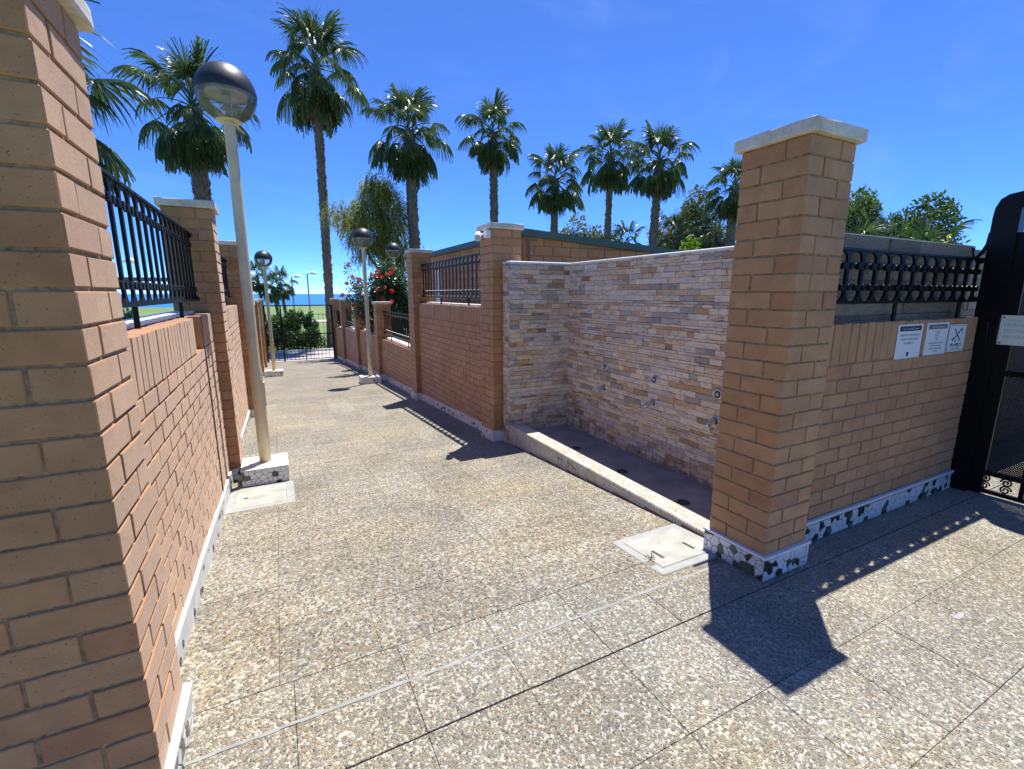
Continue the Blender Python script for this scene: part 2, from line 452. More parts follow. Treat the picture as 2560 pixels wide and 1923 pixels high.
def make_perforated():
    """black sheet with round holes punched through it"""
    m, nt, b, N, L = mat('perforated_sheet')
    b.inputs['Base Color'].default_value = (0.012, 0.012, 0.014, 1); b.inputs['Roughness'].default_value = 0.4
    sx = N.new('ShaderNodeSeparateXYZ'); L.new(geovec(N), sx.inputs[0])
    cb = N.new('ShaderNodeCombineXYZ'); L.new(sx.outputs[1], cb.inputs[0]); L.new(sx.outputs[2], cb.inputs[1])
    mp = N.new('ShaderNodeMapping'); mp.inputs['Rotation'].default_value = (0, 0, R(45)); L.new(cb.outputs[0], mp.inputs[0])
    vo = N.new('ShaderNodeTexVoronoi'); vo.voronoi_dimensions = '2D'; vo.inputs['Scale'].default_value = 85; vo.inputs['Randomness'].default_value = 0.0
    L.new(mp.outputs[0], vo.inputs['Vector'])
    lt = N.new('ShaderNodeMath'); lt.operation = 'LESS_THAN'; lt.inputs[1].default_value = 0.17; L.new(vo.outputs['Distance'], lt.inputs[0])
    tr = N.new('ShaderNodeBsdfTransparent')
    mx = N.new('ShaderNodeMixShader'); L.new(lt.outputs[0], mx.inputs[0]); L.new(b.outputs[0], mx.inputs[1]); L.new(tr.outputs[0], mx.inputs[2])
    L.new(mx.outputs[0], N['Material Output'].inputs['Surface'])
    M['perforated_sheet'] = m
make_perforated()

# ------------------------------------------------------------ mesh helpers
WL = {}
class MB:
    def __init__(s):
        s.v = []; s.f = []; s.t = []
    def add(s, vs, fs, tone=None):
        o = len(s.v)
        s.v += [tuple(p) for p in vs]
        for f in fs:
            s.f.append(tuple(i + o for i in f)); s.t.append(0.5 if tone is None else tone)
    def box(s, x0, x1, y0, y1, z0, z1, tone=None):
        s.add([(x0,y0,z0),(x1,y0,z0),(x1,y1,z0),(x0,y1,z0),(x0,y0,z1),(x1,y0,z1),(x1,y1,z1),(x0,y1,z1)],
              [(0,3,2,1),(4,5,6,7),(0,1,5,4),(1,2,6,5),(2,3,7,6),(3,0,4,7)], tone)
    def hexa(s, p, tone=None):
        """eight corners: four below, four above, counter-clockwise"""
        s.add(p, [(0,3,2,1),(4,5,6,7),(0,1,5,4),(1,2,6,5),(2,3,7,6),(3,0,4,7)], tone)
    def tube(s, pts, rad, n=8, tone=None, caps=True):
        rads = rad if isinstance(rad, (list, tuple)) else [rad] * len(pts)
        pts = [Vector(p) for p in pts]; rings = []; up = None
        for i, p in enumerate(pts):
            d = (pts[min(i + 1, len(pts) - 1)] - pts[max(i - 1, 0)]).normalized()
            if up is None:
                up = Vector((0, 0, 1)) if abs(d.z) < 0.9 else Vector((1, 0, 0))
            a = d.cross(up); a = a.normalized() if a.length > 1e-6 else Vector((1, 0, 0)); b = a.cross(d).normalized(); up = b
            rings.append([p + (a * math.cos(2*math.pi*k/n) + b * math.sin(2*math.pi*k/n)) * rads[i] for k in range(n)])
        vs = [q for r in rings for q in r]; fs = []
        for i in range(len(rings) - 1):
            for k in range(n):
                fs.append((i*n+k, i*n+(k+1) % n, (i+1)*n+(k+1) % n, (i+1)*n+k))
        if caps:
            fs.append(tuple(range(n-1, -1, -1))); fs.append(tuple((len(rings)-1)*n + k for k in range(n)))
        s.add(vs, fs, tone)
    def lathe(s, prof, n=24, cx=0, cy=0, cz=0, tone=None):
        vs = []; fs = []
        for r, z in prof:
            for k in range(n):
                a = 2*math.pi*k/n; vs.append((cx + r*math.cos(a), cy + r*math.sin(a), cz + z))
        for i in range(len(prof) - 1):
            for k in range(n):
                fs.append((i*n+k, i*n+(k+1) % n, (i+1)*n+(k+1) % n, (i+1)*n+k))
        s.add(vs, fs, tone)
    def mesh(s, name, m, smooth=False, tone=False):
        me = bpy.data.meshes.new(name)
        me.from_pydata(s.v, [], s.f)
        if tone:
            a = me.attributes.new('tone', 'FLOAT', 'FACE'); a.data.foreach_set('value', s.t)
        if m is not None:
            me.materials.append(M[m])
        if smooth:
            me.polygons.foreach_set('use_smooth', [True] * len(me.polygons))
        me.update()
        return me

def wl(o):
    return WL[o] if o is not None else Vector((0, 0, 0))

def put(name, me, parent=None, loc=(0, 0, 0), rot=None, scale=None, kind=None):
    o = bpy.data.objects.new(name, me)
    COL.objects.link(o)
    loc = Vector(loc); WL[o] = loc
    o.location = loc - wl(parent)
    if parent is not None: o.parent = parent
    if rot is not None: o.rotation_euler = rot
    if scale is not None: o.scale = scale
    if kind: o['kind'] = kind
    return o

def tag(o, label=None, cat=None, group=None, kind=None):
    if label: o['label'] = label
    if cat: o['category'] = cat
    if group: o['group'] = group
    if kind: o['kind'] = kind
    return o

def thing(name, label, cat, loc=(0, 0, 0), group=None):
    return tag(put(name, None, None, loc), label, cat, group)

def part(name, mb, m, parent, smooth=False, tone=False, kind=None):
    """part whose mesh was written in world coordinates"""
    w = wl(parent)
    mb.v = [(x - w.x, y - w.y, z - w.z) for x, y, z in mb.v]
    return put(name, mb.mesh(name, m, smooth, tone), parent, w, kind=kind)

_bc = {}
def block_mesh(name, lx, ly, lz, c, m, tone=None):
    key = (name, round(lx, 3), round(ly, 3), round(lz, 3), c, m, tone, rnd.randrange(3))
    if key in _bc: return _bc[key]
    bm = bmesh.new()
    bmesh.ops.create_cube(bm, size=1)
    bmesh.ops.scale(bm, vec=(lx, ly, lz), verts=bm.verts)
    if c:
        bmesh.ops.bevel(bm, geom=list(bm.edges), offset=c, segments=1, affect='EDGES', profile=0.5)
        for v in bm.verts:
            v.co += Vector((rnd.uniform(-1, 1), rnd.uniform(-1, 1), rnd.uniform(-1, 1))) * c * 0.22
    me = bpy.data.meshes.new(name); bm.to_mesh(me); bm.free()
    me.materials.append(M[m])
    _bc[key] = me
    return me

def GZ(y):
    P = [(-50, 0), (1.75, 0), (5, -.235), (8.45, -.43), (12, -.61), (15.4, -.84), (18.9, -1.07), (22, -1.29), (24, -1.43), (27, -1.60), (45, -1.62), (118, -1.08), (119, -3)]
    for (a, b), (c, d) in zip(P, P[1:]):
        if y <= c: return b + (d - b) * (y - a) / (c - a)
    return P[-1][1]

# ------------------------------------------------------------ ground, terrace, alley, sea
def sheet(name, m, xs, ys, zf, kind='structure', parent=None):
    mb = MB(); nx = len(xs)
    vs = [(x, y, zf(x, y)) for y in ys for x in xs]
    fs = [(j*nx+i, j*nx+i+1, (j+1)*nx+i+1, (j+1)*nx+i) for j in range(len(ys)-1) for i in range(nx-1)]
    mb.add(vs, fs)
    return put(name, mb.mesh(name, m), parent, kind=kind)

def frange(a, b, n): return [a + (b - a) * i / n for i in range(n + 1)]
ys_land = [-60, -5, 1.75, 5, 8.45, 12, 15.4, 18.9, 22, 24, 27, 45, 80, 118, 119]
sheet('ground', 'lawn_grass', [-300, -60, -10, 0, 10, 60, 300], ys_land, lambda x, y: GZ(y) - 0.10)
sheet('sea', 'sea_water', [-40000, -4000, -400, 0, 400, 4000, 40000], [116, 300, 1500, 8000, 40000], lambda x, y: -4.5)
sheet('promenade', 'promenade_paving', [-12, 0, 14], [21.9, 24, 27, 28.0], lambda x, y: GZ(y) - 0.01)
sheet('path', 'path_concrete', [-60, 0, 60], [58, 61], lambda x, y: GZ(y) - 0.06)

terrace = sheet('terrace', 'joint', [-2.5, 0, 9.7], [-2.2, 0, 1.86], lambda x, y: -0.014)
alley = sheet('alley', 'joint', [-0.62, 0, 1.2, 2.45], frange(1.84, 9.6, 12), lambda x, y: GZ(y) - 0.016)
sheet('alley_paving', 'alley_pebble', [-0.62, 0, 1.2, 2.45], frange(9.595, 21.95, 20), lambda x, y: GZ(y) - 0.002)
sheet('shower_subfloor', 'shower_floor', [2.42, 5.2], [1.6, 4.99], lambda x, y: -0.15)

def tile(name, x0, x1, y0, y1, m, parent, gap=0.004, slope=False, lift=0.0):
    lx, ly = x1 - x0 - gap, y1 - y0 - gap
    me = block_mesh(name, lx, ly, 0.03, 0.001, m)
    cx, cy = (x0 + x1) / 2, (y0 + y1) / 2
    rot = None
    z = GZ(cy)
    if slope: rot = (math.atan2(GZ(y1) - GZ(y0), y1 - y0), 0, 0)
    put(name, me, parent, (cx, cy, z - 0.015 + lift), rot)

TX = [-2.15 + 0.42 * i + (0.0) for i in range(0, 25)]
TX = [x + 0.41 for x in TX]                      # joints at ... -0.06, 0.36, 0.78, 1.20, 1.62, 2.04 ...
for (y0, y1) in ((-0.31, 0.11), (0.11, 0.53), (0.53, 0.95), (0.95, 1.376), (1.381, 1.634)):
    for x0, x1 in zip(TX, TX[1:]):
        if x0 > 7.5 or x1 < -0.9: continue
        tile('paving_tile', x0, x1, y0, y1, 'terrace_pebble', terrace, rnd.choice((0.0018, 0.0022, 0.003)), lift=rnd.uniform(-0.0012, 0.0012))
for x0, x1 in zip(TX, TX[1:]):                   # narrow cut row along the top of the ramp
    if x1 > 2.2 or x1 < -0.3: continue
    tile('paving_tile', x0, x1, 1.644, 1.85, 'terrace_pebble', terrace, 0.002, lift=rnd.uniform(-0.0005, 0.0005))
# sealant line and patched cement edge of the ramp
mb = MB()
for i in range(40):
    x = -0.44 + i * 0.0655; w = 0.0135 + rnd.uniform(-0.002, 0.004); yj = 1.639 + rnd.uniform(-0.002, 0.002)
    mb.box(x, x + 0.0655, yj - w/2, yj + w/2, -0.01, 0.0012)
part('sealant_joint', mb, 'grey_sealant', terrace)
AX = [-0.525 + 0.412 * i for i in range(0, 8)]
y = 1.86
while y < 9.55:
    for x0, x1 in zip(AX, AX[1:]):
        tile('paving_tile', x0, min(x1, 2.44), y, min(y + 0.412, 9.6), 'alley_pebble', alley, 0.0012, True, rnd.uniform(-0.0004, 0.0004))
    y += 0.412

# paint splashes and litter on the terrace
for (x, y, s) in ((3.05, 1.02, .05), (3.35, 0.98, .05), (2.86, 0.80, .06), (2.95, 0.72, .05), (3.5, 0.72, .03)):
    mb = MB(); pts = []
    for k in range(9):
        a = 2*math.pi*k/9; rr = s * rnd.uniform(0.35, 1.0); pts.append((x + rr*math.cos(a)*1.1, y + rr*math.sin(a)*0.3, 0.0016))
    mb.add(pts, [tuple(range(9))])
    part('paint_splash', mb, 'concrete_frame', terrace)

# ------------------------------------------------------------ brick work
CH = 0.0895; BH = 0.0812; BL = 0.242; BW = 0.115; PS = 0.365

def put_brick(parent, cx, cy, cz, lx, rz, ly=BW, lz=BH, name='brick'):
    me = block_mesh('brick', round(lx, 2) if lx < 0.235 else lx, ly, lz, 0.0032, 'brick')
    put(name, me, parent, (cx + rnd.uniform(-.0012, .0012), cy + rnd.uniform(-.0012, .0012), cz + rnd.uniform(-.001, .001)),
        (rnd.uniform(-.005, .005), rnd.uniform(-.006, .006), rz + rnd.uniform(-.006, .006)),
        (rnd.uniform(.982, 1.003), 1, rnd.uniform(.968, 1.012)))

def clip_poly(poly, nx, ny, d):
    out = []
    for i in range(len(poly)):
        a, b = poly[i], poly[(i+1) % len(poly)]
        da = a[0]*nx + a[1]*ny - d; db = b[0]*nx + b[1]*ny - d
        if da <= 0: out.append(a)
        if (da < 0 < db) or (db < 0 < da):
            t = da / (da - db); out.append((a[0] + (b[0]-a[0])*t, a[1] + (b[1]-a[1])*t))
    return out

def shards(parent, o, u, n, W, Hb, Ht, size, dark=0.16, gap=0.0035, depth=0.004, keep=1.0, only_dark=False):
    """broken ceramic pieces set in the face that starts at o, runs along u for W and looks along n.
    Hb(s), Ht(s): lower and upper edge heights at distance s along the face."""
    o = Vector(o); u = Vector(u); n = Vector(n)
    hmax = max(Ht(0), Ht(W)); hmin = min(Hb(0), Hb(W))
    seeds = []; dark_phase = rnd.random()
    cnt = max(3, int(W * (hmax - hmin) / size**2))
    tries = 0
    while len(seeds) < cnt and tries < cnt * 30:
        tries += 1
        p = (rnd.uniform(0, W), rnd.uniform(hmin, hmax))
        if all((p[0]-q[0])**2 + (p[1]-q[1])**2 > (size*rnd.uniform(.42, .72))**2 for q in seeds): seeds.append(p)
    for i, p in enumerate(seeds):
        is_dark = (i*0.618034 + dark_phase) % 1.0 < dark
        if only_dark and not is_dark: continue
        if rnd.random() > keep: continue
        poly = [(0, hmin), (W, hmin), (W, hmax), (0, hmax)]
        for j, q in enumerate(seeds):
            if i == j: continue
            dx, dy = q[0]-p[0], q[1]-p[1]; l = math.hypot(dx, dy)
            if l > size * 4: continue
            poly = clip_poly(poly, dx/l, dy/l, (p[0]+dx/2)*dx/l + (p[1]+dy/2)*dy/l - gap * rnd.uniform(0.3, 1.0))
            if len(poly) < 3: break
        for (e0, e1) in ((Hb, 1), (Ht, -1)):
            if len(poly) < 3: break
            s0, s1 = e0(0), e0(W); sl = (s1 - s0) / W; l = math.hypot(sl, 1)
            # keep y >= e0 (or <= for the top edge)
            poly = clip_poly(poly, e1*sl/l, -e1/l, -e1*s0/l - gap)
        poly = clip_poly(clip_poly(poly, -1, 0, -gap), 1, 0, W - gap) if len(poly) >= 3 else poly
        if len(poly) < 3: continue
        cx = sum(q[0] for q in poly)/len(poly); cy = sum(q[1] for q in poly)/len(poly)
        if only_dark: poly = [((q[0]-cx)*0.55+cx, (q[1]-cy)*0.55+cy) for q in poly]
        k = len(poly); dd = depth * rnd.uniform(0.6, 1.2)
        c = o + u*cx + Vector((0, 0, cy))
        vs = []
        for w_, sh in ((-0.002, 1.0), (dd*0.75, 1.0), (dd, 0.96)):
            for q in poly: vs.append(u*((q[0]-cx)*sh) + Vector((0, 0, (q[1]-cy)*sh)) + n*w_)
        fs = [tuple(range(2*k, 3*k))]
        for a in range(2):
            for e in range(k): fs.append((a*k+e, a*k+(e+1) % k, (a+1)*k+(e+1) % k, (a+1)*k+e))
        if u.cross(Vector((0, 0, 1))).dot(n) < 0: fs = [tuple(reversed(f)) for f in fs]
        mb = MB(); mb.add(vs, fs)
        put('ceramic_shard', mb.mesh('ceramic_shard', ('dark_shard' if rnd.random() < .6 else 'green_shard') if is_dark else 'white_ceramic'), parent, c)

def nosing(mb, x0, y0, x1, y1, z0, z1, r=0.012, h=0.016):
    """white bull-nosed strip on top of a plinth face"""
    mb.hexa([(x0[0],x0[1],z0[0]),(x1[0],x1[1],z0[1]),(y1[0],y1[1],z0[1]),(y0[0],y0[1],z0[0]),
             (x0[0],x0[1],z1[0]),(x1[0],x1[1],z1[1]),(y1[0],y1[1],z1[1]),(y0[0],y0[1],z1[0])])

def pillar(x0, y0, ztop, label, group, bricks=True, size=0.05, shard_faces=(), plinth_h=0.135, dark_only=False, nose=False, cap_over=0.03):
    """square pier, near-left corner (x0, y0)"""
    zg0, zg1 = GZ(y0), GZ(y0 + PS)
    zb = min(zg0, zg1)
    t = thing('brick_pillar', label, 'pillar', (x0 + PS/2, y0 + PS/2, zb), group)
    mb = MB()
    i_ = 0.0068 if bricks else 0.0
    mb.box(x0 + i_, x0 + PS - i_, y0 + i_, y0 + PS - i_, zb - 0.1, ztop - 0.002)
    part('mortar_core' if bricks else 'shaft', mb, 'mortar' if bricks else 'far_brick', t)
    k = 0
    if bricks:
        z = ztop
        while z > zb + 0.06:
            zc = z - 0.004 - BH/2
            a, b, S = BL, BW, PS
            if k % 2 == 0:
                L = [(a/2, b/2, 0), (S-b/2, a/2, 90), (S-a/2, S-b/2, 0), (b/2, S-a/2, 90)]
            else:
                L = [(S-a/2, b/2, 0), (S-b/2, S-a/2, 90), (a/2, S-b/2, 0), (b/2, a/2, 90)]
            for bx, by, ang in L: put_brick(t, x0+bx, y0+by, zc, BL, R(ang))
            z -= CH; k += 1
    # cap slab
    bm = bmesh.new(); bmesh.ops.create_cube(bm, size=1)
    W = PS + 2*cap_over
    bmesh.ops.scale(bm, vec=(W, W, 0.062), verts=bm.verts)
    bmesh.ops.bevel(bm, geom=list(bm.edges), offset=0.010, segments=2, affect='EDGES', profile=0.6)
    bmesh.ops.subdivide_edges(bm, edges=[e for e in bm.edges if e.calc_length() > .1], cuts=5, use_grid_fill=True)
    for v in bm.verts: v.co += Vector((rnd.uniform(-1, 1), rnd.uniform(-1, 1), rnd.uniform(-1, 1))) * 0.0016
    me = bpy.data.meshes.new('cap'); bm.to_mesh(me); bm.free(); me.materials.append(M['cap_stone'])
    put('cap', me, t, (x0 + PS/2, y0 + PS/2, ztop + 0.031))
    # plinth
    p_ = 0.016; mb = MB(); h = plinth_h
    X0, X1, Y0, Y1 = x0-p_, x0+PS+p_, y0-p_, y0+PS+p_
    g0, g1 = GZ(Y0), GZ(Y1)
    mb.hexa([(X0,Y0,g0-.1),(X1,Y0,g0-.1),(X1,Y1,g1-.1),(X0,Y1,g1-.1),(X0,Y0,g0+h),(X1,Y0,g0+h),(X1,Y1,g1+h),(X0,Y1,g1+h)])
    pl = part('plinth', mb, 'white_render' if dark_only else 'grout_plinth', t)
    if nose:
        mb = MB(); q = 0.007; zt = h + 0.004
        for A, B in (((X0-q, Y0-q), (X1+q, Y0+.02)), ((X0-q, Y0+.0205), (X0+.02, Y1+q)), ((X1-.02, Y0+.0205), (X1+q, Y1+q))):
            ga, gb = GZ(A[1]), GZ(B[1])
            mb.hexa([(A[0],A[1],ga+zt-.014),(B[0],A[1],ga+zt-.014),(B[0],B[1],gb+zt-.014),(A[0],B[1],gb+zt-.014),
                     (A[0],A[1],ga+zt),(B[0],A[1],ga+zt),(B[0],B[1],gb+zt),(A[0],B[1],gb+zt)])
        put_w = part('nosing', mb, 'white_nosing', pl)
    for fc in shard_faces:
        if fc == 'front':
            shards(pl, (X0, Y0, 0), (1, 0, 0), (0, -1, 0), X1-X0, lambda s: g0, lambda s: g0+h-(.012 if nose else 0), size, 0.24 if dark_only else 0.27, only_dark=dark_only)
        if fc == 'left':
            shards(pl, (X0, Y0, 0), (0, 1, 0), (-1, 0, 0), Y1-Y0, lambda s: GZ(Y0+s), lambda s: GZ(Y0+s)+h-(.012 if nose else 0), size, 0.24 if dark_only else 0.27, only_dark=dark_only)
        if fc == 'right':
            shards(pl, (X1, Y0, 0), (0, 1, 0), (1, 0, 0), Y1-Y0, lambda s: GZ(Y0+s), lambda s: GZ(Y0+s)+h-(.012 if nose else 0), size, 0.24 if dark_only else 0.27, only_dark=dark_only)
    return t

TOP = 2.277; LOW = 1.2925
XR, XL = 2.27, -0.417 - PS
GR, GL = 'brick pillars along the right side of the alley', 'brick pillars along the left side of the alley'
pillar(XL, 1.474, TOP, 'large tan brick pillar filling the left edge of the picture, shaded front', GL, shard_faces=('right',), size=0.05, nose=True)
pillar(XL, 4.97, TOP, 'tan brick pillar with pale cap behind the nearest globe lamp pole', GL, shard_faces=('front',), size=0.045)
pillar(XL, 8.46, TOP, 'tan brick pillar half hidden by the nearest lamp pole, second along the left wall after the foreground', GL, shard_faces=('right', 'front'), size=0.05)
pillar(XL, 12.0, LOW, 'low brick pillar on the left side, nearer of the two low ones beside the far lamp', GL, True, shard_faces=('right',), dark_only=True, size=.06)
pillar(XL, 15.3, LOW, 'low brick pillar touching the white base of the far left lamp', GL, True, shard_faces=('right',), dark_only=True, size=.06)
pillar(XL, 18.9, LOW, 'low brick pillar on the left just before the black gate', GL, False)
pillar(XL, 22.0, LOW, 'low brick pillar holding the left end of the black gate', GL, False)
pillar(XR, 1.43, TOP, 'tall tan brick pillar with mosaic plinth standing beside the shower', GR, shard_faces=('front', 'left'), size=0.040, nose=True, plinth_h=0.14)
pillar(XR, 4.965, TOP, 'tan brick pillar carrying the white security camera at the shower end', GR, shard_faces=('front', 'left'), dark_only=True, size=.05)
pillar(XR, 8.45, TOP, 'tall brick pillar at the far end of the green-roofed building window', GR, shard_faces=('front', 'left'), dark_only=True, size=.05)
pillar(XR, 12.0, LOW, 'nearest low brick pillar with white cap on the right, behind the lamp pole', GR, dark_only=True, shard_faces=('left',), size=.06)
pillar(XR, 15.4, LOW, 'second low brick pillar on the right, partly behind the cream lamp pole', GR, dark_only=True, shard_faces=('left',), size=.06)
pillar(XR, 18.9, LOW, 'third low brick pillar on the right, next to last before the gate', GR, True, dark_only=True, shard_faces=('left',), size=.07)
pillar(XR, 22.0, LOW, 'farthest low brick pillar on the right, against the black gate post', GR, False)

def wall(label, group, o, u, n, L, ztop, bricks=True, thick=0.24, skirt=0.13, shard=None, dark_only=True, sill=True, notch=None, wavy=True):
    """panel between two piers. o: start of the face on the ground plane, u along it, n outward"""
    o = Vector((o[0], o[1], 0)); u = Vector((*u, 0)); n = Vector((*n, 0))
    gz = lambda s: GZ((o + u*s).y)
    mid = o + u*(L/2) - n*thick/2
    t = thing('brick_wall', label, 'wall', (mid.x, mid.y, min(gz(0), gz(L))), group)
    rz = math.atan2(u.y, u.x)
    def quadbox(mb, s0, s1, d0, d1, za0, za1, zb0, zb1):
        """between s0,s1 along, depths d0 (outer) and d1 (inner); za: bottom heights at s0,s1; zb: tops"""
        P = [o + u*s0 - n*d0, o + u*s1 - n*d0, o + u*s1 - n*d1, o + u*s0 - n*d1]
        if u.cross(Vector((0, 0, 1))).dot(n) < 0:
            pass
        zz0 = (za0, za1, za1, za0); zz1 = (zb0, zb1, zb1, zb0)
        pts = [(p.x, p.y, z) for p, z in zip(P, zz0)] + [(p.x, p.y, z) for p, z in zip(P, zz1)]
        if (u.cross(-n)).z < 0:
            pts = [pts[1], pts[0], pts[3], pts[2], pts[5], pts[4], pts[7], pts[6]]
        mb.hexa(pts)
    mb = MB()
    i_ = 0.0068 if bricks else 0
    if notch:
        quadbox(mb, 0, notch[0], i_, thick, gz(0)-.1, gz(notch[0])-.1, ztop-.003, ztop-.003)
        quadbox(mb, notch[0]+.0005, notch[1]-.0005, i_, thick, gz(notch[0])-.1, gz(notch[1])-.1, ztop-.262, ztop-.262)
        quadbox(mb, notch[0]+.0005, notch[1]-.0005, 0.075, thick, ztop-.2615, ztop-.2615, ztop-.003, ztop-.003)
        quadbox(mb, notch[1], L, i_, thick, gz(notch[1])-.1, gz(L)-.1, ztop-.003, ztop-.003)
    else:
        quadbox(mb, 0, L, i_, thick, gz(0)-.1, gz(L)-.1, ztop-.003, ztop-.003)
    part('mortar_core' if bricks else 'panel', mb, 'mortar' if bricks else 'far_brick', t)
    if bricks:
        s = 0.004
        while s + BH < L:
            if not (notch and notch[0]-.03 < s < notch[1]-.04):
                c = o + u*(s + BH/2) - n*(BW/2)
                put_brick(t, c.x, c.y, ztop - BL/2, BH, rz, BW, BL)
            s += CH
        z = ztop - 0.25; k = 0
        zmin = min(gz(0), gz(L))
        while z > zmin:
            s = -(k % 2) * 0.125
            while s < L:
                a, b = max(s, 0.002), min(s + BL, L - 0.002)
                if b - a > 0.03 and z > max(gz(a), gz(b)) + skirt - 0.03:
                    c = o + u*((a+b)/2) - n*(BW/2)
                    put_brick(t, c.x, c.y, z - BH/2, b - a, rz)
                s += 0.25
            z -= CH; k += 1
    # skirting
    if skirt:
        mb = MB(); ns = max(4, int(L/0.28)); hs_ = []
        for i in range(ns + 1):
            hs_.append(skirt + (rnd.uniform(-.010, .010) if wavy else 0))
        for i in range(ns):
            s0, s1 = L*i/ns, L*(i+1)/ns
            quadbox(mb, s0, s1, -.018, i_ + .02, gz(s0)-.06, gz(s1)-.06, gz(s0)+hs_[i], gz(s1)+hs_[i+1])
        sk = part('skirting', mb, 'white_render' if dark_only else 'grout_plinth', t)
        if not dark_only:
            mb = MB()
            for i in range(ns):
                s0, s1 = L*i/ns, L*(i+1)/ns
                quadbox(mb, s0, s1, -.024, .0, gz(s0)+hs_[i]+.0005, gz(s1)+hs_[i+1]+.0005, gz(s0)+hs_[i]+.017, gz(s1)+hs_[i+1]+.017)
            part('nosing', mb, 'white_nosing', sk)
        if shard:
            q = o + n*.018
            shards(sk, q, u, n, L, gz, lambda s: gz(s) + skirt - (.008 if not dark_only else .02), shard, 0.30 if not dark_only else 0.20, only_dark=dark_only)
    if sill:
        mb = MB(); quadbox(mb, 0.0, L, thick*0.5, thick + 0.03, ztop+.0005, ztop+.0005, ztop + .022, ztop + .022)
        part('sill', mb, 'marble_cap', t)
    return t

GWR, GWL = 'brick wall panels on the right side of the alley', 'brick wall panels on the left side of the alley'
wall('tan brick wall panel between the two nearest pillars on the left', GWL, (-0.51, 1.474+PS), (0, 1), (1, 0), 4.97-1.474-PS, 1.383, shard=0.06, notch=(3.93-1.839, 4.27-1.839))  # notch added so the top of this panel falls into shade
wall('tan brick wall panel on the left just behind the nearest lamp pole', GWL, (-0.51, 4.97+PS), (0, 1), (1, 0), 8.46-4.97-PS, 1.383, shard=0.07)
wall('left brick wall panel beyond the nearest lamp, stepping down to low pillars', GWL, (-0.51, 8.46+PS), (0, 1), (1, 0), 12.0-8.46-PS, 0.44, bricks=False)
wall('low left brick wall panel between the two low pillars', GWL, (-0.51, 12.0+PS), (0, 1), (1, 0), 15.3-12.0-PS, 0.44, bricks=False)
wall('low left brick wall panel behind the far left lamp', GWL, (-0.51, 15.3+PS), (0, 1), (1, 0), 18.9-15.3-PS, 0.30, bricks=False)
wall('last low brick wall panel on the left before the gate', GWL, (-0.51, 18.9+PS), (0, 1), (1, 0), 22.0-18.9-PS, 0.05, bricks=False)
wall('tan brick wall panel under the railing of the green-roofed building', GWR, (2.36, 4.965+PS), (0, 1), (-1, 0), 8.45-4.965-PS, 1.383, shard=0.075)
wall('low brick wall panel with long black railing, nearest on the right', GWR, (2.36, 8.45+PS), (0, 1), (-1, 0), 12.0-8.45-PS, 0.44, shard=0.075)
wall('low brick wall panel on the right behind the cream lamp pole', GWR, (2.36, 12.0+PS), (0, 1), (-1, 0), 15.4-12.0-PS, 0.44, shard=0.09)
wall('low brick wall panel on the right between second and third low pillars', GWR, (2.36, 15.4+PS), (0, 1), (-1, 0), 18.9-15.4-PS, 0.30)
wall('last low brick wall panel on the right before the gate', GWR, (2.36, 18.9+PS), (0, 1), (-1, 0), 22.0-18.9-PS, 0.10, bricks=False)
wall('shaded tan brick wall carrying three notices beside the right gate', None, (2.27+PS, 1.565), (1, 0), (0, -1), 4.80-2.27-PS, 1.376, shard=0.046, dark_only=False, sill=False, thick=0.10, wavy=False)

# ------------------------------------------------------------ iron railings
def baluster_mesh(h, pitch):
    """flat bar that flares into half arches above and below, with a scroll on either side"""
    key = ('baluster', round(h, 3), pitch)
    if key in _bc: return _bc[key]
    w = 0.014; r = pitch/2 - w - 0.001; prof = []
    ah = 0.05
    for i in range(7):
        a = math.pi/2*i/6
        prof.append((w + r*(1 - math.sin(a)), ah*(1 - math.cos(a)) if False else ah*(1-math.cos(a))))
    prof = [(w + r*(1-math.sin(math.pi/2*i/6)), ah*(1-math.cos(math.pi/2*i/6))) for i in range(7)]
    half = prof + [(x, h - z) for x, z in reversed(prof)]
    outline = half + [(-x, z) for x, z in reversed(half)]
    mb = MB(); k = len(outline); t = 0.007
    nH = len(half)
    vs = [(x, -t, z) for x, z in half] + [(-x, -t, z) for x, z in half] + [(x, t, z) for x, z in half] + [(-x, t, z) for x, z in half]
    fs = []
    for i in range(nH-1):
        fs.append((i, i+1, nH+i+1, nH+i)); fs.append((2*nH+i, 3*nH+i, 3*nH+i+1, 2*nH+i+1))
        fs.append((i, 2*nH+i, 2*nH+i+1, i+1)); fs.append((nH+i, nH+i+1, 3*nH+i+1, 3*nH+i))
    mb.add(vs, fs)
    for zc in (0.085, h - 0.085):
        for sx in (-1, 1):
            n = 10; cx = sx*0.037; rr = 0.021
            ring = []
            for y_ in (-0.011, 0.011):
                ring += [(cx + rr*math.cos(2*math.pi*q/n), y_, zc + rr*math.sin(2*math.pi*q/n)) for q in range(n)]
            f2 = [tuple(range(n)), tuple(range(2*n-1, n-1, -1))] + [(q, q+n, (q+1) % n + n, (q+1) % n) for q in range(n)]
            mb.add(ring, f2)
    me = mb.mesh('baluster', 'black_iron')
    _bc[key] = me
    return me

